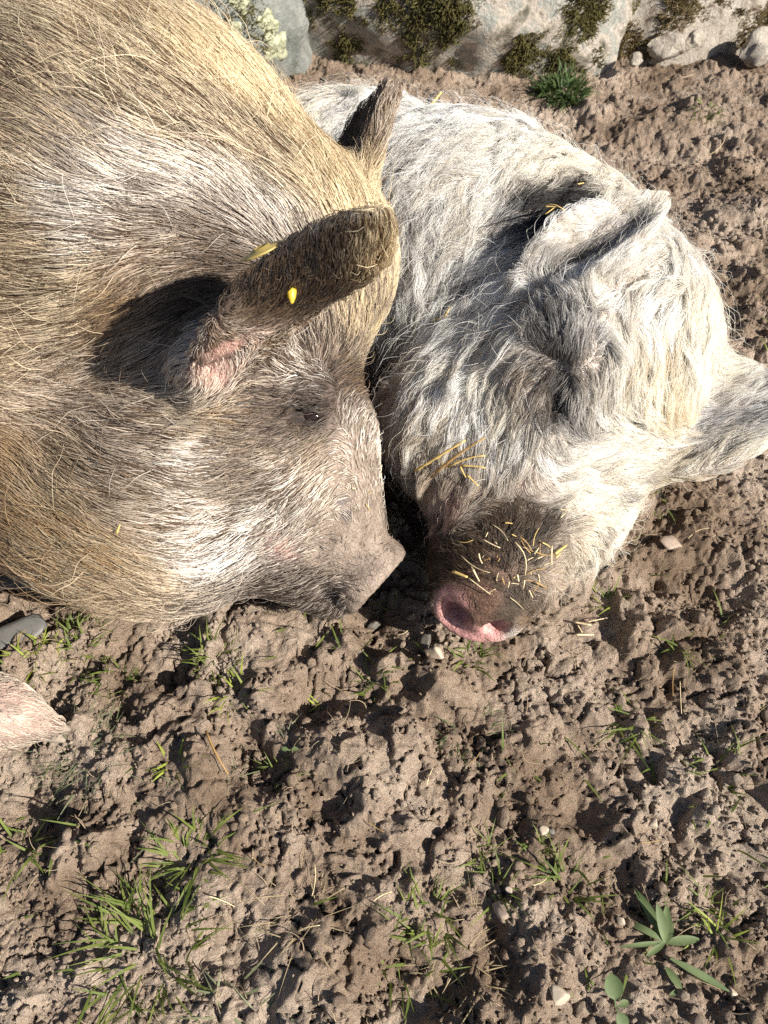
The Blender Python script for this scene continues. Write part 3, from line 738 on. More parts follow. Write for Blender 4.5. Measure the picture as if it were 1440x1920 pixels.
skin_m = skin_material('pig_skin')
hair_a = hair_material('bristle_hair', 0.38, 0.2)
hair_b = hair_material('soft_hair', 0.45, 0.45)
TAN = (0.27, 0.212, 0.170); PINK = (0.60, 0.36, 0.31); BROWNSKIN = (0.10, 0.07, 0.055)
CA = skin_tint(SA, VA, (0.12, 0.085, 0.07), [(600,930,9,TAN,1), (650,870,6,TAN,1), (680,1000,7,TAN,1), (700,1070,7,TAN,1), (650,1110,5,TAN,1), (560,1060,6,TAN,.8),
   (430,650,2.6,PINK,1), (390,705,2.6,PINK,1), (520,1035,2.5,PINK,.7), (572,780,2.6,(0.03,0.02,0.018),1), (600,785,1.6,(0.03,0.02,0.018),1), (640,940,1.0,(0.14,0.12,0.12),.9), (650,965,0.9,(0.14,0.12,0.12),.9),  # near-black eye patches paint the shade of the slit into the skin
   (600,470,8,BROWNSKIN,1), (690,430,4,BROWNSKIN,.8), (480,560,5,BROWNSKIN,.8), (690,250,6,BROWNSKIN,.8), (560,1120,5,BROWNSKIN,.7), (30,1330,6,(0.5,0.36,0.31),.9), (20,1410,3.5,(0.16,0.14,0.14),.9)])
ROSE = (0.62, 0.32, 0.30)
CB = skin_tint(SB, VB, (0.56, 0.49, 0.43), [(930,1020,8.5,(0.11,0.075,0.05),1), (850,1060,6,(0.09,0.06,0.04),1), (1000,1040,5,(0.12,0.085,0.06),.9), (1042,730,3.2,(0.05,0.04,0.04),1), (1030,640,3,(0.08,0.07,0.07),.9), (1060,385,5,(0.05,0.05,0.05),1),
   (990,890,4,(0.42,0.33,0.28),.8), (850,950,2,PINK,.8), (815,970,4,(0.08,0.055,0.04),1), (900,1140,6.5,(0.19,0.105,0.075),1), (848,1128,2.6,ROSE,.9), (866,1146,3.6,ROSE,1), (858,1168,3.4,ROSE,1), (880,1188,3.0,ROSE,1), (845,1130,1.6,(0.5,0.25,0.22),.8), (918,1185,2.2,ROSE,1), (890,1192,2.2,ROSE,1), (965,1135,3.8,(0.07,0.05,0.035),1), (910,1125,2.2,(0.16,0.085,0.055),.8), (985,1165,2,(0.16,0.11,0.07),.9)])
pigA = empty('pig', (-0.3, 0.6, 0))
tag(pigA, 'large tan bristly pig with a yellow ear tag, resting its head on the mud', 'pig')
pigB = empty('pig', (0.2, 0.7, 0))
tag(pigB, 'white long-haired pig asleep with straw on its muddy muzzle', 'pig')
mesh('body', VA, QA, skin_m, pigA, attrs={'skin': CA})
mesh('body', VB, QB, skin_m, pigB, attrs={'skin': CB})
if FUR:
    coat('coat', pigA, SA, VA, QA, Field(SA, GA, 0.022, 0), 140000, hair_a, 3, 0.45, 0.00021, [(P(722, 1105, 0.786), 0.046, 0.05), (P(420, 665, 0.60), 0.022, 0.15), (SA.trace([585], [784])[0][0], 0.010, 0.22), (SA.trace([562], [779])[0][0], 0.009, 0.3)], clump_n=12, flow=0.45, stray=0.02)
    coat('coat', pigB, SB, VB, QB, Field(SB, GB, 0.020, 0), 160000, hair_b, 5, 0.80, 0.00016, [(P(900, 1136, 0.772)+NB*0.026, 0.0475, 0.10)], 0.75, seg=8, clump_n=60, stray=0.025, tidy=0.3, longer=1.2, lockvar=0.24)
# ------------------------------------------------------------------ rocks behind the pigs
def stone_mat(name, stops, sc=14, seed=0.0):
    m = NT(name)
    tc = m.node('ShaderNodeTexCoord').outputs['Object']
    mp = m.node('ShaderNodeMapping'); mp.inputs['Location'].default_value = (seed, seed*2, seed*3); m.link(tc, mp.inputs['Vector']); v = mp.outputs[0]
    c = m.ramp(m.noise(sc, 6, 0.62, v, 0.4), stops)
    c = m.mix(0.7, c, m.ramp(m.noise(sc*9, 4, 0.65, v), [(0.3, (0.55, 0.55, 0.55)), (0.7, (1.2, 1.2, 1.2))]), 'MULTIPLY')
    m.link(c, m.b.inputs['Base Color']); m.b.inputs['Roughness'].default_value = 0.85
    m.link(m.bump(m.noise(sc*7, 6, 0.7, v), 0.8, 0.01), m.b.inputs['Normal'])
    return m.m
M_pale = stone_mat('pale_rock', [(0.34, (0.05, 0.043, 0.028)), (0.42, (0.24, 0.215, 0.17)), (0.48, (0.46, 0.40, 0.34)), (0.56, (0.27, 0.28, 0.255)), (0.64, (0.50, 0.45, 0.39))], 15)
M_slate = stone_mat('slate_rock', [(0.3, (0.10, 0.11, 0.10)), (0.5, (0.19, 0.20, 0.185)), (0.7, (0.30, 0.30, 0.28))], 13, 3.1)
M_white = stone_mat('white_rock', [(0.34, (0.14, 0.10, 0.07)), (0.46, (0.40, 0.35, 0.29)), (0.7, (0.54, 0.49, 0.42))], 26, 5.3)
V3, F3 = ico(5)
def rock(name, loc, size, mat, seed, rz=0.0, cuts=9, label=None, sharp=0.12, v0=None, f0=None, group=None, tilt=0.0):
    rg = np.random.default_rng(seed)
    v = (V3 if v0 is None else v0).copy(); f = F3 if f0 is None else f0
    for k in range(cuts):
        n = unit(rg.normal(size=3)); d = (0.62+0.3*rg.random()) if cuts < 12 else (0.45+0.35*rg.random())
        over = np.maximum(v@n-d, 0)
        v = v-n*(over*0.96)[:, None]
    v = v*(1+sharp*fbm(v+seed, 0.7, 5, seed)[:, None])
    v = v*np.array(size)
    v = v+unit(v)*(0.026*min(1, min(size)/0.1)*fbm(v, 0.07, 5, seed+3, 0.62))[:, None]
    c, s = math.cos(rz), math.sin(rz)
    ct, st = math.cos(tilt), math.sin(tilt)
    v = v@np.array([[1, 0, 0], [0, ct, st], [0, -st, ct]])
    v = v@np.array([[c, s, 0], [-s, c, 0], [0, 0, 1]])
    o = mesh(name, v, f, mat, smooth=cuts < 12)
    o.location = loc
    if label: tag(o, label, 'rock', group)
    return o, v
boulder1, vb1 = rock('boulder', (-0.34, 1.70, 0.08), (0.26, 0.22, 0.26), M_slate, 3, 0.4, label='grey slate boulder with pale lichen rosettes behind the tan pig')
boulder2, vb2 = rock('boulder', (0.13, 1.745, -0.02), (0.42, 0.20, 0.26), M_pale, 5, 0.06, 10, label='long mossy pale boulder lying behind the white pig')
boulder3, vb3 = rock('boulder', (0.56, 1.80, -0.05), (0.30, 0.16, 0.14), M_white, 8, 0.05, 9, label='low whitish ledge of rock with brown moss beside the long boulder')
for k, (x, y, s, sd) in enumerate([(1080, 95, .055, 31), (1255, 95, .045, 32), (1300, 78, .03, 33), (1420, 100, .05, 34), (1190, 118, .025, 35)]):
    p = G(x, y)
    lab = ['broad white stone at the foot of the whitish ledge', 'white stone half sunk in the mud past the ledge', 'thin white stone behind the half-sunk one', 'white stone poking from the mud at the end of the row', 'small white stone between the ledge and the half-sunk one'][k]
    rock('stone', (p[0], p[1], 0.005), (s*1.15, s*0.7, s*0.62), M_white, sd, 0.2*k, 16, lab, 0.45, v0=ico(4)[0], f0=ico(4)[1])
p = G(1285, 12); rock('stone', (p[0], p[1]+0.02, 0.03), (0.05, 0.03, 0.012), M_slate, 41, 0.3, 5, 'thin bluish slate flake lying on the far soil', v0=ico(3)[0], f0=ico(3)[1])

# moss: short dense tufts growing in patches on the rocks
moss_m = NT('moss')
moss_m.link(moss_m.mix(moss_m.noise(40, 3), (0.045, 0.042, 0.012), (0.14, 0.12, 0.03)), moss_m.b.inputs['Base Color']); moss_m.b.inputs['Roughness'].default_value = 0.9
def strands(name, root, direction, length, radius, mat, parent=None, seg=4, bend=0.4, rg=RNG, sag=0.0):
    N = len(root); pts = np.zeros((N, seg, 3)); pos = root.copy(); d = unit(direction); b = rg.normal(size=(N, 3))*bend
    pts[:, 0] = pos
    for k in range(1, seg):
        d = unit(d+b/seg+np.array([0, 0, -sag/seg])); pos = pos+d*(length/(seg-1))[:, None]; pts[:, k] = pos
    cu = bpy.data.hair_curves.new(name); cu.add_curves([seg]*N)
    off = np.array(parent.location) if parent else np.zeros(3)
    cu.attributes['position'].data.foreach_set('vector', (pts-off).astype(np.float32).ravel())
    ra = cu.attributes.get('radius') or cu.attributes.new('radius', 'FLOAT', 'POINT')
    ra.data.foreach_set('value', (np.asarray(radius).reshape(-1, 1)*np.linspace(1, 0.35, seg)[None]*np.ones((N, 1))).astype(np.float32).ravel())
    cu.materials.append(mat)
    o = bpy.data.objects.new(name, cu); COL.objects.link(o)
    if parent: o.parent = parent
    return o
def moss_on(rk, v, seed, thr, n=9000, mat=None):
    rg = np.random.default_rng(seed)
    loc = np.array(rk.location)
    me = rk.data; T = np.array([list(p.vertices) for p in me.polygons])
    w = v+loc
    a, b, c = w[T[:,0]], w[T[:,1]], w[T[:,2]]
    nrm = np.cross(b-a, c-a); ar = np.linalg.norm(nrm, axis=1); nrm = unit(nrm); mid = (a+b+c)/3
    f = fbm(mid*np.array([1.3, 1, 0.8]), 0.085, 4, seed)+0.25*fbm(mid, 0.02, 2, seed+5)
    wt = ar*(f > thr)*((nrm@unit(CAM-mid.mean(0))) > -0.1)*(mid[:,2] > -0.02)
    t = rg.choice(len(T), n, p=wt/wt.sum())
    u = rg.random((n, 1)); s = rg.random((n, 1)); fl = (u+s) > 1; u = np.where(fl, 1-u, u); s = np.where(fl, 1-s, s)
    root = a[t]+(b[t]-a[t])*u+(c[t]-a[t])*s
    hgt = np.clip((f[t]-thr)*0.05, 0.003, 0.014)*(0.5+rg.random(n))
    o = strands('moss', root, nrm[t]+0.5*rg.normal(size=(n, 3)), hgt, 0.0011, mat or moss_m.m, rk, 3, 0.6, rg)
    o['kind'] = 'stuff'
    return o
moss_on(boulder2, vb2, 71, 0.06, 16000)
moss_on(boulder1, vb1, 72, 0.12, 4000)
mb = NT('brown_moss'); mb.link(mb.mix(mb.noise(40, 3), (0.10, 0.07, 0.03), (0.20, 0.15, 0.06)), mb.b.inputs['Base Color']); mb.b.inputs['Roughness'].default_value = 0.9
moss_on(boulder3, vb3, 73, 0.05, 8000, mb.m)
# lichen rosettes: crinkled raised crusts
lich = NT('lichen'); lich.link(lich.ramp(lich.noise(120, 4), [(0.35, (0.14, 0.14, 0.08)), (0.6, (0.42, 0.43, 0.30))]), lich.b.inputs['Base Color']); lich.b.inputs['Roughness'].default_value = 0.9
def nearest_on(v, loc, px, py):
    d = unit(cF+(px-720)/FPX*cX-(py-960)/FPX*cU); w = v+np.array(loc)-CAM
    t = w@d; dist = np.linalg.norm(w-t[:, None]*d, axis=1)
    ok = dist < dist.min()+0.012
    i = np.where(ok)[0][np.argmin(t[ok])]
    return w[i]+CAM, unit(v[i])
for px, py, r, rk, v in [(505, 45, .026, boulder1, vb1), (520, 95, .032, boulder1, vb1), (460, 20, .02, boulder1, vb1), (445, 75, .016, boulder1, vb1)]:
    c, n = nearest_on(v, rk.location, px, py)
    R = frame(n, (0.1, 0.2, 1)); k = 40; rg = np.random.default_rng(int(px))
    vv = [c+n*0.004]; ff = []
    for ring in range(1, 5):
        for j in range(k):
            a = 2*math.pi*j/k; rr = r*ring/4*(1+0.22*math.sin(5*a+px)*ring/4+0.06*rg.normal())
            vv.append(c+R[1]*math.cos(a)*rr+R[2]*math.sin(a)*rr+n*(0.003+0.0025*rg.random()-(0.012 if ring == 4 else 0)))
    for j in range(k): ff.append((0, 1+j, 1+(j+1) % k))
    for ring in range(3):
        for j in range(k):
            a0 = 1+ring*k+j; a1 = 1+ring*k+(j+1) % k; ff.append((a0, a0+k, a1+k, a1))
    vv = np.array(vv)
    o = mesh('lichen', vv, ff, lich.m, rk)
def ground_top(xy, r=0.008):
    xy = np.atleast_2d(xy)[:, :2]
    hs = np.stack([ground_h(xy+np.array([dx, dy])*r) for dx, dy in ((0, 0), (1, 0), (-1, 0), (0, 1), (0, -1))])
    return 0.6*hs.max(0)+0.4*hs.mean(0)
# ------------------------------------------------------------------ parts of the pigs: ear tag, eyes, hooves
def plain(name, colr, rough=0.5, **kw):
    m = NT(name); m.b.inputs['Roughness'].default_value = rough
    c = m.mix(0.5, colr, m.ramp(m.noise(300, 4, 0.7), [(0.3, (0.55, 0.55, 0.55)), (0.7, (1.2, 1.2, 1.2))]), 'MULTIPLY')
    m.link(c, m.b.inputs['Base Color'])
    for k, v in kw.items(): m.b.inputs[k.replace('_', ' ')].default_value = v
    return m.m
def lathe(prof, c, ax, seg=28, up=(0.3, 0.2, 1)):
    R = frame(ax, up); V = []; F = []
    for (r, h) in prof:
        for j in range(seg):
            a = 2*math.pi*j/seg; V.append(np.asarray(c)+R[0]*h+R[1]*math.cos(a)*r+R[2]*math.sin(a)*r)
    for i in range(len(prof)-1):
        for j in range(seg):
            F.append((i*seg+j, i*seg+(j+1) % seg, (i+1)*seg+(j+1) % seg, (i+1)*seg+j))
    return np.array(V), F
TAGN = img(-0.38, -0.80, 0.46)
tag_m = plain('tag_plastic', (0.40, 0.30, 0.09), 0.45)
tc = P(492, 470, 0.530)
v, f = lathe([(0.0001, 0.0012), (0.004, 0.0012), (0.0042, 0.0028), (0.0062, 0.003), (0.007, 0.0012), (0.0145, 0.0008), (0.0158, 0), (0.0145, -0.0008), (0.0001, -0.001)], tc, TAGN)
et = mesh('ear_tag', v, f, tag_m, pigA)
sc_ = SA.trace([549], [552])[0][0]-cF*0.009
v, f = lathe([(0.0002, -0.005), (0.0034, -0.004), (0.0037, 0.001), (0.0029, 0.005), (0.0013, 0.0085), (0.0002, 0.0094)], sc_, img(0.05, 1, 0.1))
st_ = mesh('tag_stud', v, f, plain('stud_plastic', (0.62, 0.44, 0.04), 0.4), et)
eye_m = plain('eye', (0.02, 0.012, 0.01), 0.08)
ve, fe = ico(3)
pe, _ = SA.trace([583], [780]); mesh('eye', (ve*np.array([0.0095, 0.0055, 0.0055]))+(pe[0]+cF*0.0025), fe, eye_m, pigA)
pe, _ = SB.trace([1045], [735]); mesh('eye', ve*0.008+(pe[0]+cF*0.006), fe, eye_m, pigB)
hoof_m = plain('hoof_horn', (0.27, 0.22, 0.175), 0.85)
for k, (px, py) in enumerate(((98, 1358), (90, 1376))):
    c = P(px, py, 0.768); R = frame(img(0.9, 0.28+0.1*k), (0, 0, 1))
    w = ve*np.array([0.019, 0.0085, 0.009]); tp = np.clip(0.5+0.5*w[:, 0]/0.019, 0, 1)
    w[:, 1] *= 1-0.35*tp; w[:, 2] *= 1-0.45*tp
    mesh('hoof', c+w@R, fe, hoof_m, pigA)

# ------------------------------------------------------------------ straw
straw_ms = [plain('straw_%s' % n, c, 0.55) for n, c in (('pale', (0.68, 0.55, 0.33)), ('yellow', (0.62, 0.44, 0.15)), ('brown', (0.36, 0.22, 0.08)))]
def tube(pts, r, seg=6, flat=1.0, taper=0.7, knots=0):
    pts = np.asarray(pts, float); n = len(pts); V = []; F = []
    for i, p in enumerate(pts):
        t = unit(pts[min(i+1, n-1)]-pts[max(i-1, 0)]); R = frame(t, (0.13, -0.3, 0.94))
        rr = r*(1-(1-taper)*i/(n-1))
        if knots: rr *= 0.7+0.6*(i % 2)
        for j in range(seg):
            a = 2*math.pi*j/seg; V.append(p+R[1]*math.sin(a)*rr*flat+R[2]*math.cos(a)*rr)
    for i in range(n-1):
        for j in range(seg):
            F.append((i*seg+j, i*seg+(j+1) % seg, (i+1)*seg+(j+1) % seg, (i+1)*seg+j))
    F.append(tuple(range(seg))[::-1]); F.append(tuple(range((n-1)*seg, n*seg)))
    return np.array(V), F
def line_on(S, x1, y1, x2, y2, loft, n=6, bow=0.0):
    t = np.linspace(0, 1, n); dx, dy = x2-x1, y2-y1
    px = x1+dx*t-dy*bow*np.sin(np.pi*t); py = y1+dy*t+dx*bow*np.sin(np.pi*t)
    if S is None:
        p = np.array([G(a, b) for a, b in zip(px, py)]); z = ground_top(p)
        zz = np.interp(t, [0, 1], [z[0], z[-1]]); p[:, 2] = np.maximum(zz, 0.5*z+0.5*zz)+loft
        p = np.array([G(a, b, c) for a, b, c in zip(px, py, p[:, 2])])
        return p
    p, ok = S.trace(px, py); nn = S.grad(p)
    if ok.sum() < 2: return None
    p = p[ok]+nn[ok]*loft; m = len(p)
    line = p[0]+(p[-1]-p[0])*np.linspace(0, 1, m)[:, None]
    return 0.5*p+0.5*np.where(((line-p)*nn[ok]).sum(1, keepdims=True) > 0, line, p)
def straw(S, x1, y1, x2, y2, r_mm, mi, label, group, loft=0.005, flat=0.6, bow=0.0, knots=0, n=6):
    if label is LM:
        look = ('pale', 'yellow', 'brown')[mi]; size = 'tiny %s straw fleck' % look if math.hypot(x2-x1, y2-y1) < 19 else 'thin %s straw stem' % look
        label = size+" stuck in the white pig's muddy muzzle hair"; group = size+'s on the muddy muzzle'
    p = line_on(S, x1, y1, x2, y2, loft, 12 if knots else n, bow)
    if p is None: print('straw off', x1, y1); return
    v, f = tube(p, r_mm*0.00078, 6, flat, 0.6, knots)
    c = p.mean(0)
    o = mesh('straw_piece', v-c, f, straw_ms[mi]); o.location = c
    tag(o, label, 'straw', group)
    return o
LM, GM = "short piece of straw stuck in the white pig's muddy muzzle hair", 'straw stuck to the muddy muzzle'
for x1, y1, x2, y2, r, mi, bow in [(882,1081,920,1110,1.1,0,0),(870,1041,920,1072,.8,0,.1),(923,987,951,1017,.9,2,-.05),(962,1020,980,1074,1.0,2,-.12),(1009,1019,1023,1027,1.7,0,0),(1026,1024,1025,1060,1.3,1,0),
      (982,1074,1015,1066,1.1,1,0),(890,1066,901,1088,1.5,0,0),(979,1083,976,1099,1.2,1,0),(998,1086,1018,1097,1.3,0,0),(946,984,959,985,1.7,0,0),(1043,955,1062,956,.9,1,0),(865,1019,890,1017,.8,0,.1),
      (907,1016,937,1031,.9,1,0),(901,1038,907,1055,1.2,0,0),(987,1102,993,1116,1.1,0,0),(917,1110,929,1102,.9,0,0),(967,1073,969,1086,1.5,0,0),(940,1080,944,1092,1.2,0,0),(952,1087,950,1098,1.1,2,0),(1003,1048,1019,1040,1.2,1,0),
      (1013,1060,1030,1052,1.1,0,0),(1034,1045,1043,1036,1.3,1,0),(995,1040,1003,1028,1.0,2,0),(931,1088,935,1072,.8,0,0),(985,1052,996,1046,1.0,0,0),(1005,1075,1008,1092,1.1,0,0),(958,1004,966,1008,1.0,0,0),(916,1003,912,1012,1.2,1,0),(1047,970,1056,962,1.3,0,0)]:
    kk = random.random()
    straw(SB, x1, y1, x2, y2, r*random.uniform(0.55, 1.05), 0 if kk < 0.5 else 2 if kk < 0.75 else 1, LM, GM, random.uniform(0.003, 0.007), random.uniform(0.3, 0.8), bow+random.uniform(-0.07, 0.07))
for k in range(26):
    x = random.gauss(985, 42); y = random.gauss(1050, 28); a_ = random.random()*6.28; l_ = 4+34*random.random()**2.2
    straw(SB, x, y, x+l_*math.cos(a_), y+l_*math.sin(a_), random.uniform(0.3, 0.9), random.choice((0, 2, 2, 1)), LM, GM, random.uniform(0.002, 0.007), 0.4, random.uniform(-0.1, 0.1))
straw(SB, 1029, 1038, 1049, 1021, 2.0, 1, "thick yellow piece of straw on the right of the white pig's muzzle", None, 0.008)
straw(SB, 857, 1070, 882, 1080, 2.2, 1, "thick yellow straw stub just above the pig's pink snout", None, 0.007)
straw(SB, 796, 872, 879, 826, 2.0, 1, "knobbly yellow seed head lying across the white pig's cheek", None, 0.016, 0.8, 0, 1)
straw(SB, 826, 886, 923, 820, 2.1, 2, "long olive-brown dry leaf lying across the white pig's cheek", None, 0.018, 0.25, -.04)
LC, GC = "dry yellow chaff branching from the leaf on the white pig's cheek", 'chaff on the cheek'
for a in [(851,872,918,855,1.4,1,-.05),(873,872,918,880,1.5,1,0),(873,874,882,902,1.2,1,0),(884,896,904,918,1.5,1,0),(833,846,836,862,.7,2,0),(836,862,852,876,.7,2,0)]:
    straw(SB, *a[:5], a[5], LC, GC, 0.014, 0.5, a[6])
straw(SB, 768, 1037, 795, 1037, 1.7, 0, "pale flat straw bit between the two snouts", None, 0.012, 0.5)
straw(SB, 784, 1060, 800, 1050, 0.9, 0, "thin pale straw beside the white pig's dark lip", None, 0.010, 0.5)
yy = 200
while not SB.trace([796], [yy])[1][0]: yy += 6
b0 = SB.trace([796], [yy])[0][0]; b1 = b0+img(0.62, -0.78)*0.036
v, f = tube(np.linspace(b0, b1, 5), 0.0020, 6, 0.5, 0.8); o = mesh('straw_piece', v-b0, f, straw_ms[1]); o.location = b0
tag(o, "bright yellow straw standing up on the white pig's back", 'straw')
LB, GB_ = "small straw bit caught in the white pig's long side hair", 'straw in the long side hair'
for a in [(826,612,850,606,1.1,1,0),(850,606,858,586,1.1,1,0),(785,632,797,638,1.5,1,0),(1022,422,1040,408,1.0,1,0),(1040,408,1050,404,1.2,1,0),(1075,366,1086,364,1.3,1,0),(1060,268,1070,272,1.2,1,0)]:
    straw(SB, *a[:5], a[5], LB, GB_, 0.014, 0.5)
straw(SA, 230, 993, 236, 978, 1.6, 1, "yellow straw flake on the tan pig's cheek", None, 0.012, 0.5)
for a in [(658,914,664,916,.9,0),(684,944,692,958,.6,1),(688,925,694,922,.5,1)]:
    straw(SA, *a[:5], a[5], "tiny straw fleck on the tan pig's bare muzzle", 'straw flecks on the tan muzzle', 0.002, 0.5)
LG, GG = 'pale cut straw lying on the mud beside the white snout', 'cut straw on the mud by the snout'
for a in [(1076,1166,1108,1172,1.8,0),(1080,1190,1113,1190,1.8,0),(1083,1172,1092,1186,1.2,0),(1100,1166,1142,1158,.9,0)]:
    straw(None, *a[:5], a[5], LG, GG, 0.006, 0.6)
straw(None, 386, 1370, 428, 1452, 1.6, 2, 'brown dry stalk lying in a hollow below the tan chin', None, 0.010, 0.8, .03)
LD, GD = 'thin dry stem scattered on the churned mud', 'dry stems on the mud'
for a in [(390,1680,440,1700,1),(880,1430,900,1410,.8),(1265,1245,1262,1305,1.0),(1275,1275,1278,1338,1.0),(745,1190,765,1182,1),(590,1620,585,1680,.9),(700,1690,735,1672,1),(1200,1580,1240,1575,.8),(560,1745,600,1735,1),(800,1475,812,1440,.9),(1000,1660,1030,1640,.7),(1290,1010,1330,990,.7),(1120,1050,1150,1062,.8),(1330,290,1360,260,1.2),(1240,150,1300,140,1.2),(690,1540,720,1560,.8),(470,1600,500,1625,.8)]:
    straw(None, *a[:4], a[4]*0.75, random.choice((0, 2)), LD, GD, 0.005, 0.6, random.uniform(-0.12, 0.12), 0, 9)

# ------------------------------------------------------------------ pebbles and slates
peb = {n: plain('pebble_'+n, c, 0.6) for n, c in (('cream', (0.44, 0.36, 0.275)), ('tan', (0.34, 0.26, 0.20)), ('grey', (0.15, 0.142, 0.132)), ('dark', (0.12, 0.105, 0.09)))}
ve2, fe2 = ico(3)
def pebble(px, py, r, m, label, sc3=(1, .8, .6), lift=0.05, cuts=14, rz=None):
    p = G(px, py); z = float(ground_top(p)[0]); p = G(px, py, z+r*lift)
    sd = int(px*7+py) % 9973
    o, _ = rock('pebble', tuple(p), tuple(r*np.array(sc3)), peb[m], sd, sd*0.37 if rz is None else rz, cuts, label, 0.14, ve2, fe2)
    o['category'] = 'stone'
    return o
pebble(1046,1862,.0125,'cream','cream rounded pebble next to the round-leaved seedling')
pebble(1372,1862,.0075,'cream','small cream pebble alone on bare mud below the leafy weed')
pebble(1018,1560,.0075,'cream','pale pebble lying against a small slate chip')
pebble(1034,1556,.006,'grey','small slate chip lying against a pale pebble',(1,.7,.35))
pebble(946,1712,.014,'tan','angular tan stone beside a thin grass tuft',(0.8,1,.5),.05,16)
pebble(1226,1545,.006,'cream','pale stone chip in the middle of bare mud')
pebble(815,1222,.013,'cream',"pale broken pebble at the edge of the snout's shadow")
pebble(795,1206,.016,'dark',"round dark pebble in the shadow between the snouts",(1,.8,.7))
pebble(1258,1018,.018,'tan','flat tan stone set in the mud below the fallen ear',(1,.7,.35))
pebble(1166,1727,.006,'cream','tiny white pebble beside the leafy weed')
pebble(955,1668,.004,'cream','tiny white pebble by the grass sprig above the angular stone')
pebble(700,1172,.011,'dark',"small dark pebble in the shadow under the tan snout")
pebble(18,1186,.040,'grey','flat grey slate by the grass under the tan pig',(1,.6,.16),-.1,18,0.35)
pebble(5,1045,.045,'grey',"dark slate in the shade under the tan pig's mane",(1,.5,.18),.3,18,-0.3)
pebble(5,1085,.05,'grey',"lower slate in the shade under the tan pig's mane",(1,.5,.16),.2,18,-0.35)

# ------------------------------------------------------------------ grass and weeds
def leaf_mat(name, c1, c2, trans=0.25):
    m = NT(name)
    col = m.mix(m.ramp(m.noise(45, 3), [(0.3, (0, 0, 0)), (0.7, (1, 1, 1))]), c1, c2)
    m.link(col, m.b.inputs['Base Color']); m.b.inputs['Roughness'].default_value = 0.65
    tr = m.node('ShaderNodeBsdfTranslucent'); m.link(col, tr.inputs['Color'])
    mx = m.node('ShaderNodeMixShader'); mx.inputs[0].default_value = trans
    m.link(m.b.outputs[0], mx.inputs[1]); m.link(tr.outputs[0], mx.inputs[2]); m.link(mx.outputs[0], m.out.inputs['Surface'])
    return m.m
gmats = {'green': leaf_mat('grass_green', (0.08, 0.13, 0.02), (0.24, 0.28, 0.06), 0.4), 'yellow': leaf_mat('grass_yellow', (0.17, 0.24, 0.03), (0.34, 0.36, 0.05)),
         'grey': leaf_mat('grass_wispy', (0.13, 0.16, 0.08), (0.24, 0.25, 0.14)), 'dry': leaf_mat('grass_dry', (0.34, 0.26, 0.14), (0.46, 0.37, 0.22)), 'dark': leaf_mat('grass_dark', (0.04, 0.075, 0.02), (0.08, 0.12, 0.03))}
def blade(base, az, length, width, lean, droop, rg, seg=5):
    V = []; d = np.array([math.cos(az)*math.sin(lean), math.sin(az)*math.sin(lean), math.cos(lean)]); h = np.array([math.cos(az), math.sin(az), 0.0])
    side0 = np.array([-math.sin(az), math.cos(az), 0]); p = np.array(base, float); tw = rg.normal()*0.7
    for i in range(seg+1):
        t = i/seg; w = width*0.5*(1-t**1.8)*(0.75+0.25*min(1, t*4)); s = side0*math.cos(tw*t)+np.cross(d, side0)*math.sin(tw*t)
        V += [p-s*w, p+d*0.0, p+s*w] if False else [p-s*w, p+s*w]
        d = unit(d+h*droop/seg+np.array([0, 0, -droop*0.75/seg])); p = p+d*(length/seg)
    F = [(2*i, 2*i+1, 2*i+3, 2*i+2) for i in range(seg)]
    return V, F
def tuft_mesh(cx, cy, n, hgt, spread, width, rg, lean=(0.15, 0.9), az=None):
    V = []; F = []
    r = spread*np.sqrt(rg.random(n)); a = rg.random(n)*6.283
    x = cx+r*np.cos(a); y = cy+r*np.sin(a); z = ground_h(np.stack([x, y], 1))-0.001
    for i in range(n):
        aa = a[i]+rg.normal()*0.8 if az is None else az+rg.normal()*0.5
        v, f = blade((x[i], y[i], z[i]), aa, hgt*(0.45+0.75*rg.random()), width*0.8*(0.6+0.6*rg.random()), lean[0]+(lean[1]-lean[0])*rg.random(), 0.3+1.2*rg.random(), rg)
        k = len(V); V += v; F += [tuple(k+j for j in q) for q in f]
    return np.array(V), F
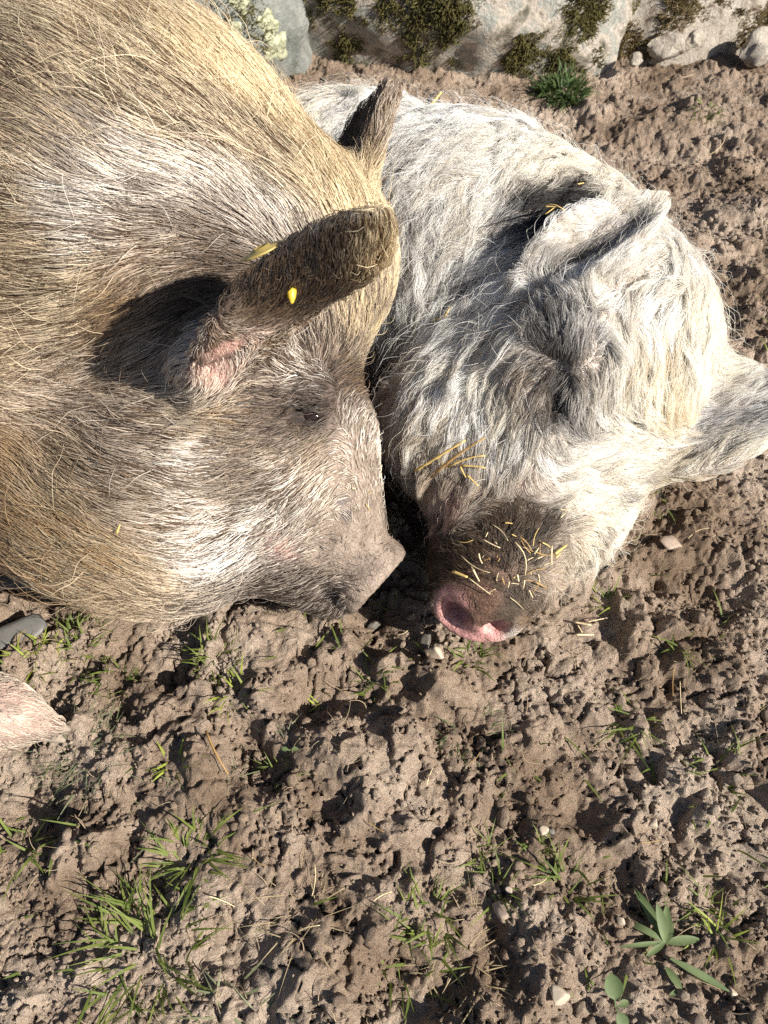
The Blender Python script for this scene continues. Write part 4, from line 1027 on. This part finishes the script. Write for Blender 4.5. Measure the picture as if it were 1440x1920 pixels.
TUFTS = [(350,1590,34,.040,.022,.0034,'green','bright green grass tuft in the trampled mud below the dry stalk'), (255,1770,60,.055,.040,.0030,'green','big loose patch of green grass on the clod-free mud'),
 (470,1895,26,.045,.03,.0028,'grey','wispy grey-green grass beside the big loose patch'), (795,1715,26,.030,.020,.0030,'green','short green grass tuft above the dry wispy clump'), (770,1800,22,.035,.025,.0030,'green','green grass sunk in a hollow beside the dry wispy clump'),
 (870,1790,60,.035,.030,.0014,'dry','dry wispy straw-coloured grass clump'), (325,1428,11,.028,.010,.0036,'yellow','small yellow-green sprout beside the dry stalk'), (395,1225,26,.030,.020,.0026,'green','grass tuft right under the tan chin'),
 (440,1290,16,.028,.018,.0024,'yellow','thin yellow-green tuft below the chin tuft'), (885,1222,14,.026,.012,.0032,'green','green sprout under the pink snout'), (705,1262,18,.024,.016,.0024,'green','little tuft on the rim of the big hollow'),
 (600,1288,6,.018,.008,.0028,'yellow','tiny yellow sprout beside the big hollow'), (1195,1330,22,.040,.018,.0028,'green','fallen green blades lying on bare mud'), (1320,207,26,.020,.022,.004,'green','flat green weed patch on the far mud'),
 (930,1655,16,.034,.014,.0022,'green','thin sprig of grass above the angular tan stone'), (915,1585,9,.036,.010,.0020,'green','sparse upright grass sprig in bare mud'), (1240,918,14,.026,.016,.0028,'green','green sprout under the fallen white ear'),
 (1150,1112,6,.035,.008,.0024,'green','two-bladed sprout near the cut straw'), (1282,1205,6,.034,.006,.0026,'green','forked green sprout on the clods'), (1370,1425,12,.040,.020,.0024,'green','straggly grass beside a wide bare patch'),
 (1345,1690,12,.030,.014,.0026,'green','small tuft beyond the leafy weed'), (1368,1750,9,.036,.012,.0026,'yellow','upright yellow-green sprig beyond the leafy weed'), (130,1190,40,.026,.030,.0028,'green',"grass by the grey slate under the tan pig's mane"),
 (60,1225,20,.024,.025,.0026,'yellow','yellowish grass just in front of the grey slate'), (210,1255,16,.022,.020,.0026,'green','short grass between slate and chin'), (135,1402,110,.030,.035,.0012,'grey',"fuzzy grey-green dead grass beside the tan pig's foot"),
 (490,1425,34,.026,.030,.0013,'grey','tangled grey grass in the shaded hollow'), (885,1355,36,.024,.030,.0013,'dark','dark wispy grass on the mud below the pink snout'), (10,1575,12,.045,.018,.003,'green','tall green blades by the far edge of the clods'),
 (1075,1640,18,.040,.015,.003,'green','grass growing behind the leafy weed'), (520,1430,14,.022,.015,.002,'green','green bits beside the tangled grey grass'), (1010,1580,8,.02,.008,.003,'green','tiny green sprout by the slate chip'), (1150,1110,5,.02,.02,.002,'yellow','yellow bits near the cut straw'),
 (560,1700,30,.035,.03,.0012,'dry','loose dry grass between the green tufts'), (300,1500,18,.03,.03,.0015,'grey','thin dead grass above the bright tuft')]
for k, (px, py, n, h, sp, w, m, lab) in enumerate(TUFTS):
    rg = np.random.default_rng(500+k); c = G(px, py)
    lean = (0.9, 1.45) if m in ('grey', 'dry', 'dark') or 'fallen' in lab else (0.15, 1.0)
    v, f = tuft_mesh(c[0], c[1], int(n*1.5), h, sp*1.15, w, rg, lean)
    o = mesh('grass_tuft', v-np.array([c[0], c[1], 0]), f, gmats[m]); o.location = (c[0], c[1], 0)
    tag(o, lab, 'grass')
# the dense green cushion at the back
c = G(1058, 150); rg = np.random.default_rng(77)
v, f = tuft_mesh(c[0], c[1], 420, 0.040, 0.042, 0.005, rg, (0.0, 1.1))
o = mesh('grass_tuft', v-np.array([c[0], c[1], 0]), f, gmats['dark']); o.location = (c[0], c[1], 0); tag(o, 'dense round cushion of dark green plants on the far mud', 'grass')
# scattered single blades nobody could count
rg = np.random.default_rng(88); V = []; F = []
for i in range(900):
    x = -0.45+1.15*rg.random(); y = 0.02+0.9*rg.random()**1.3
    if fbm(np.array([[x, y]]), 0.12, 2, 222)[0] < 0.02: continue
    z = float(ground_h(np.array([[x, y]]))[0])-0.001
    v, f = blade((x, y, z), rg.random()*6.28, 0.012+0.03*rg.random()**2, 0.0016+0.0014*rg.random(), 0.3+1.1*rg.random(), rg.random(), rg, 4)
    k = len(V); V += v; F += [tuple(k+j for j in q) for q in f]
tag(mesh('grass', V, F, gmats['green']), 'scattered single blades of thin green grass', 'grass', kind='stuff')
# dry rootlets and fibres in the soil
n = 2600; rg = np.random.default_rng(99)
xy = np.stack([-0.45+1.2*rg.random(n), 0.02+1.1*rg.random(n)**1.2], 1)
xy = xy[fbm(xy, 0.09, 2, 333) > -0.05]; n = len(xy)
root = np.concatenate([xy, (ground_h(xy)+0.0015)[:, None]], 1)
az = rg.random(n)*6.28
fib = NT('fibre'); fib.b.inputs['Base Color'].default_value = (0.33, 0.25, 0.16, 1); fib.b.inputs['Roughness'].default_value = 0.8
o = strands('dry_fibres', root, np.stack([np.cos(az), np.sin(az), 0.5*rg.random(n)], 1), 0.008+0.028*rg.random(n)**2, 0.00028+0.0003*rg.random(n)**3, fib.m, None, 7, 2.4, rg, 0.5)
tag(o, 'fine dry roots and fibres tangled in the soil', 'roots', kind='stuff')

def leafy(name, px, py, leaves, mat, label, zoff=0.004):
    c = G(px, py); z = float(ground_top(c, 0.02)[0])+zoff; e = empty(name, (c[0], c[1], z)); tag(e, label, 'plant')
    for (az, L, W, lean, droop, shape) in leaves:
        az = math.radians(az); d = np.array([math.cos(az)*math.cos(lean), math.sin(az)*math.cos(lean), math.sin(lean)]); s = np.array([-math.sin(az), math.cos(az), 0])
        up = np.cross(d, s); V = []; F = []; p = np.zeros(3); seg = 9; dd = d.copy()
        for i in range(seg+1):
            t = i/seg; w = W*0.5*(math.sin(math.pi*min(1, t*0.93+0.04))**0.7 if shape == 'strap' else math.sin(math.pi*min(1, max(t-0.25, 0)/0.75))**0.6 if t > 0.25 else 0.05)
            w = max(w, 0.0006)
            V += [p-s*w+up*w*0.25, p-up*w*0.12, p+s*w+up*w*0.25]
            dd = unit(dd+np.array([0, 0, -droop/seg])); p = p+dd*L/seg
        for i in range(seg):
            k = 3*i; F += [(k, k+1, k+4, k+3), (k+1, k+2, k+5, k+4)]
        o = mesh('leaf', np.array(V), F, mat); o.parent = e
    return e
weed_m = leaf_mat('weed_leaf', (0.075, 0.12, 0.04), (0.17, 0.22, 0.09), 0.25)
leafy('weed_plant', 1268, 1758, [(5, .032, .008, .2, .5, 'strap'), (112, .048, .009, .3, .7, 'strap'), (78, .030, .009, .45, .6, 'strap'), (185, .040, .004, .2, .4, 'strap'), (150, .042, .006, .5, 1.4, 'strap'), (-150, .022, .005, .2, .3, 'strap'), (100, .032, .009, .7, .6, 'strap'), (60, .018, .007, .4, .4, 'strap')], weed_m, 'leafy green weed with long strap leaves in the mud')
leafy('weed_plant', 1275, 1790, [(-28, .052, .0065, .1, .25, 'strap')], weed_m, 'single long fallen leaf just below the leafy weed', 0.008)
leafy('weed_plant', 1300, 1850, [(120, .020, .007, .2, .5, 'strap'), (200, .012, .004, .2, .3, 'strap')], weed_m, 'small two-leaved weed between the long fallen leaf and the cream pebble')
leafy('seedling', 1168, 1885, [(95, .026, .016, .7, .9, 'round'), (-70, .018, .011, .3, .8, 'round'), (20, .012, .006, .3, .5, 'round')], weed_m, 'seedling with a round pale green leaf beside the cream pebble', 0.01)
leafy('seedling', 545, 1412, [(10, .008, .0045, .3, .4, 'round'), (170, .008, .0045, .3, .4, 'round')], weed_m, 'tiny two-leaved seedling below the big hollow')
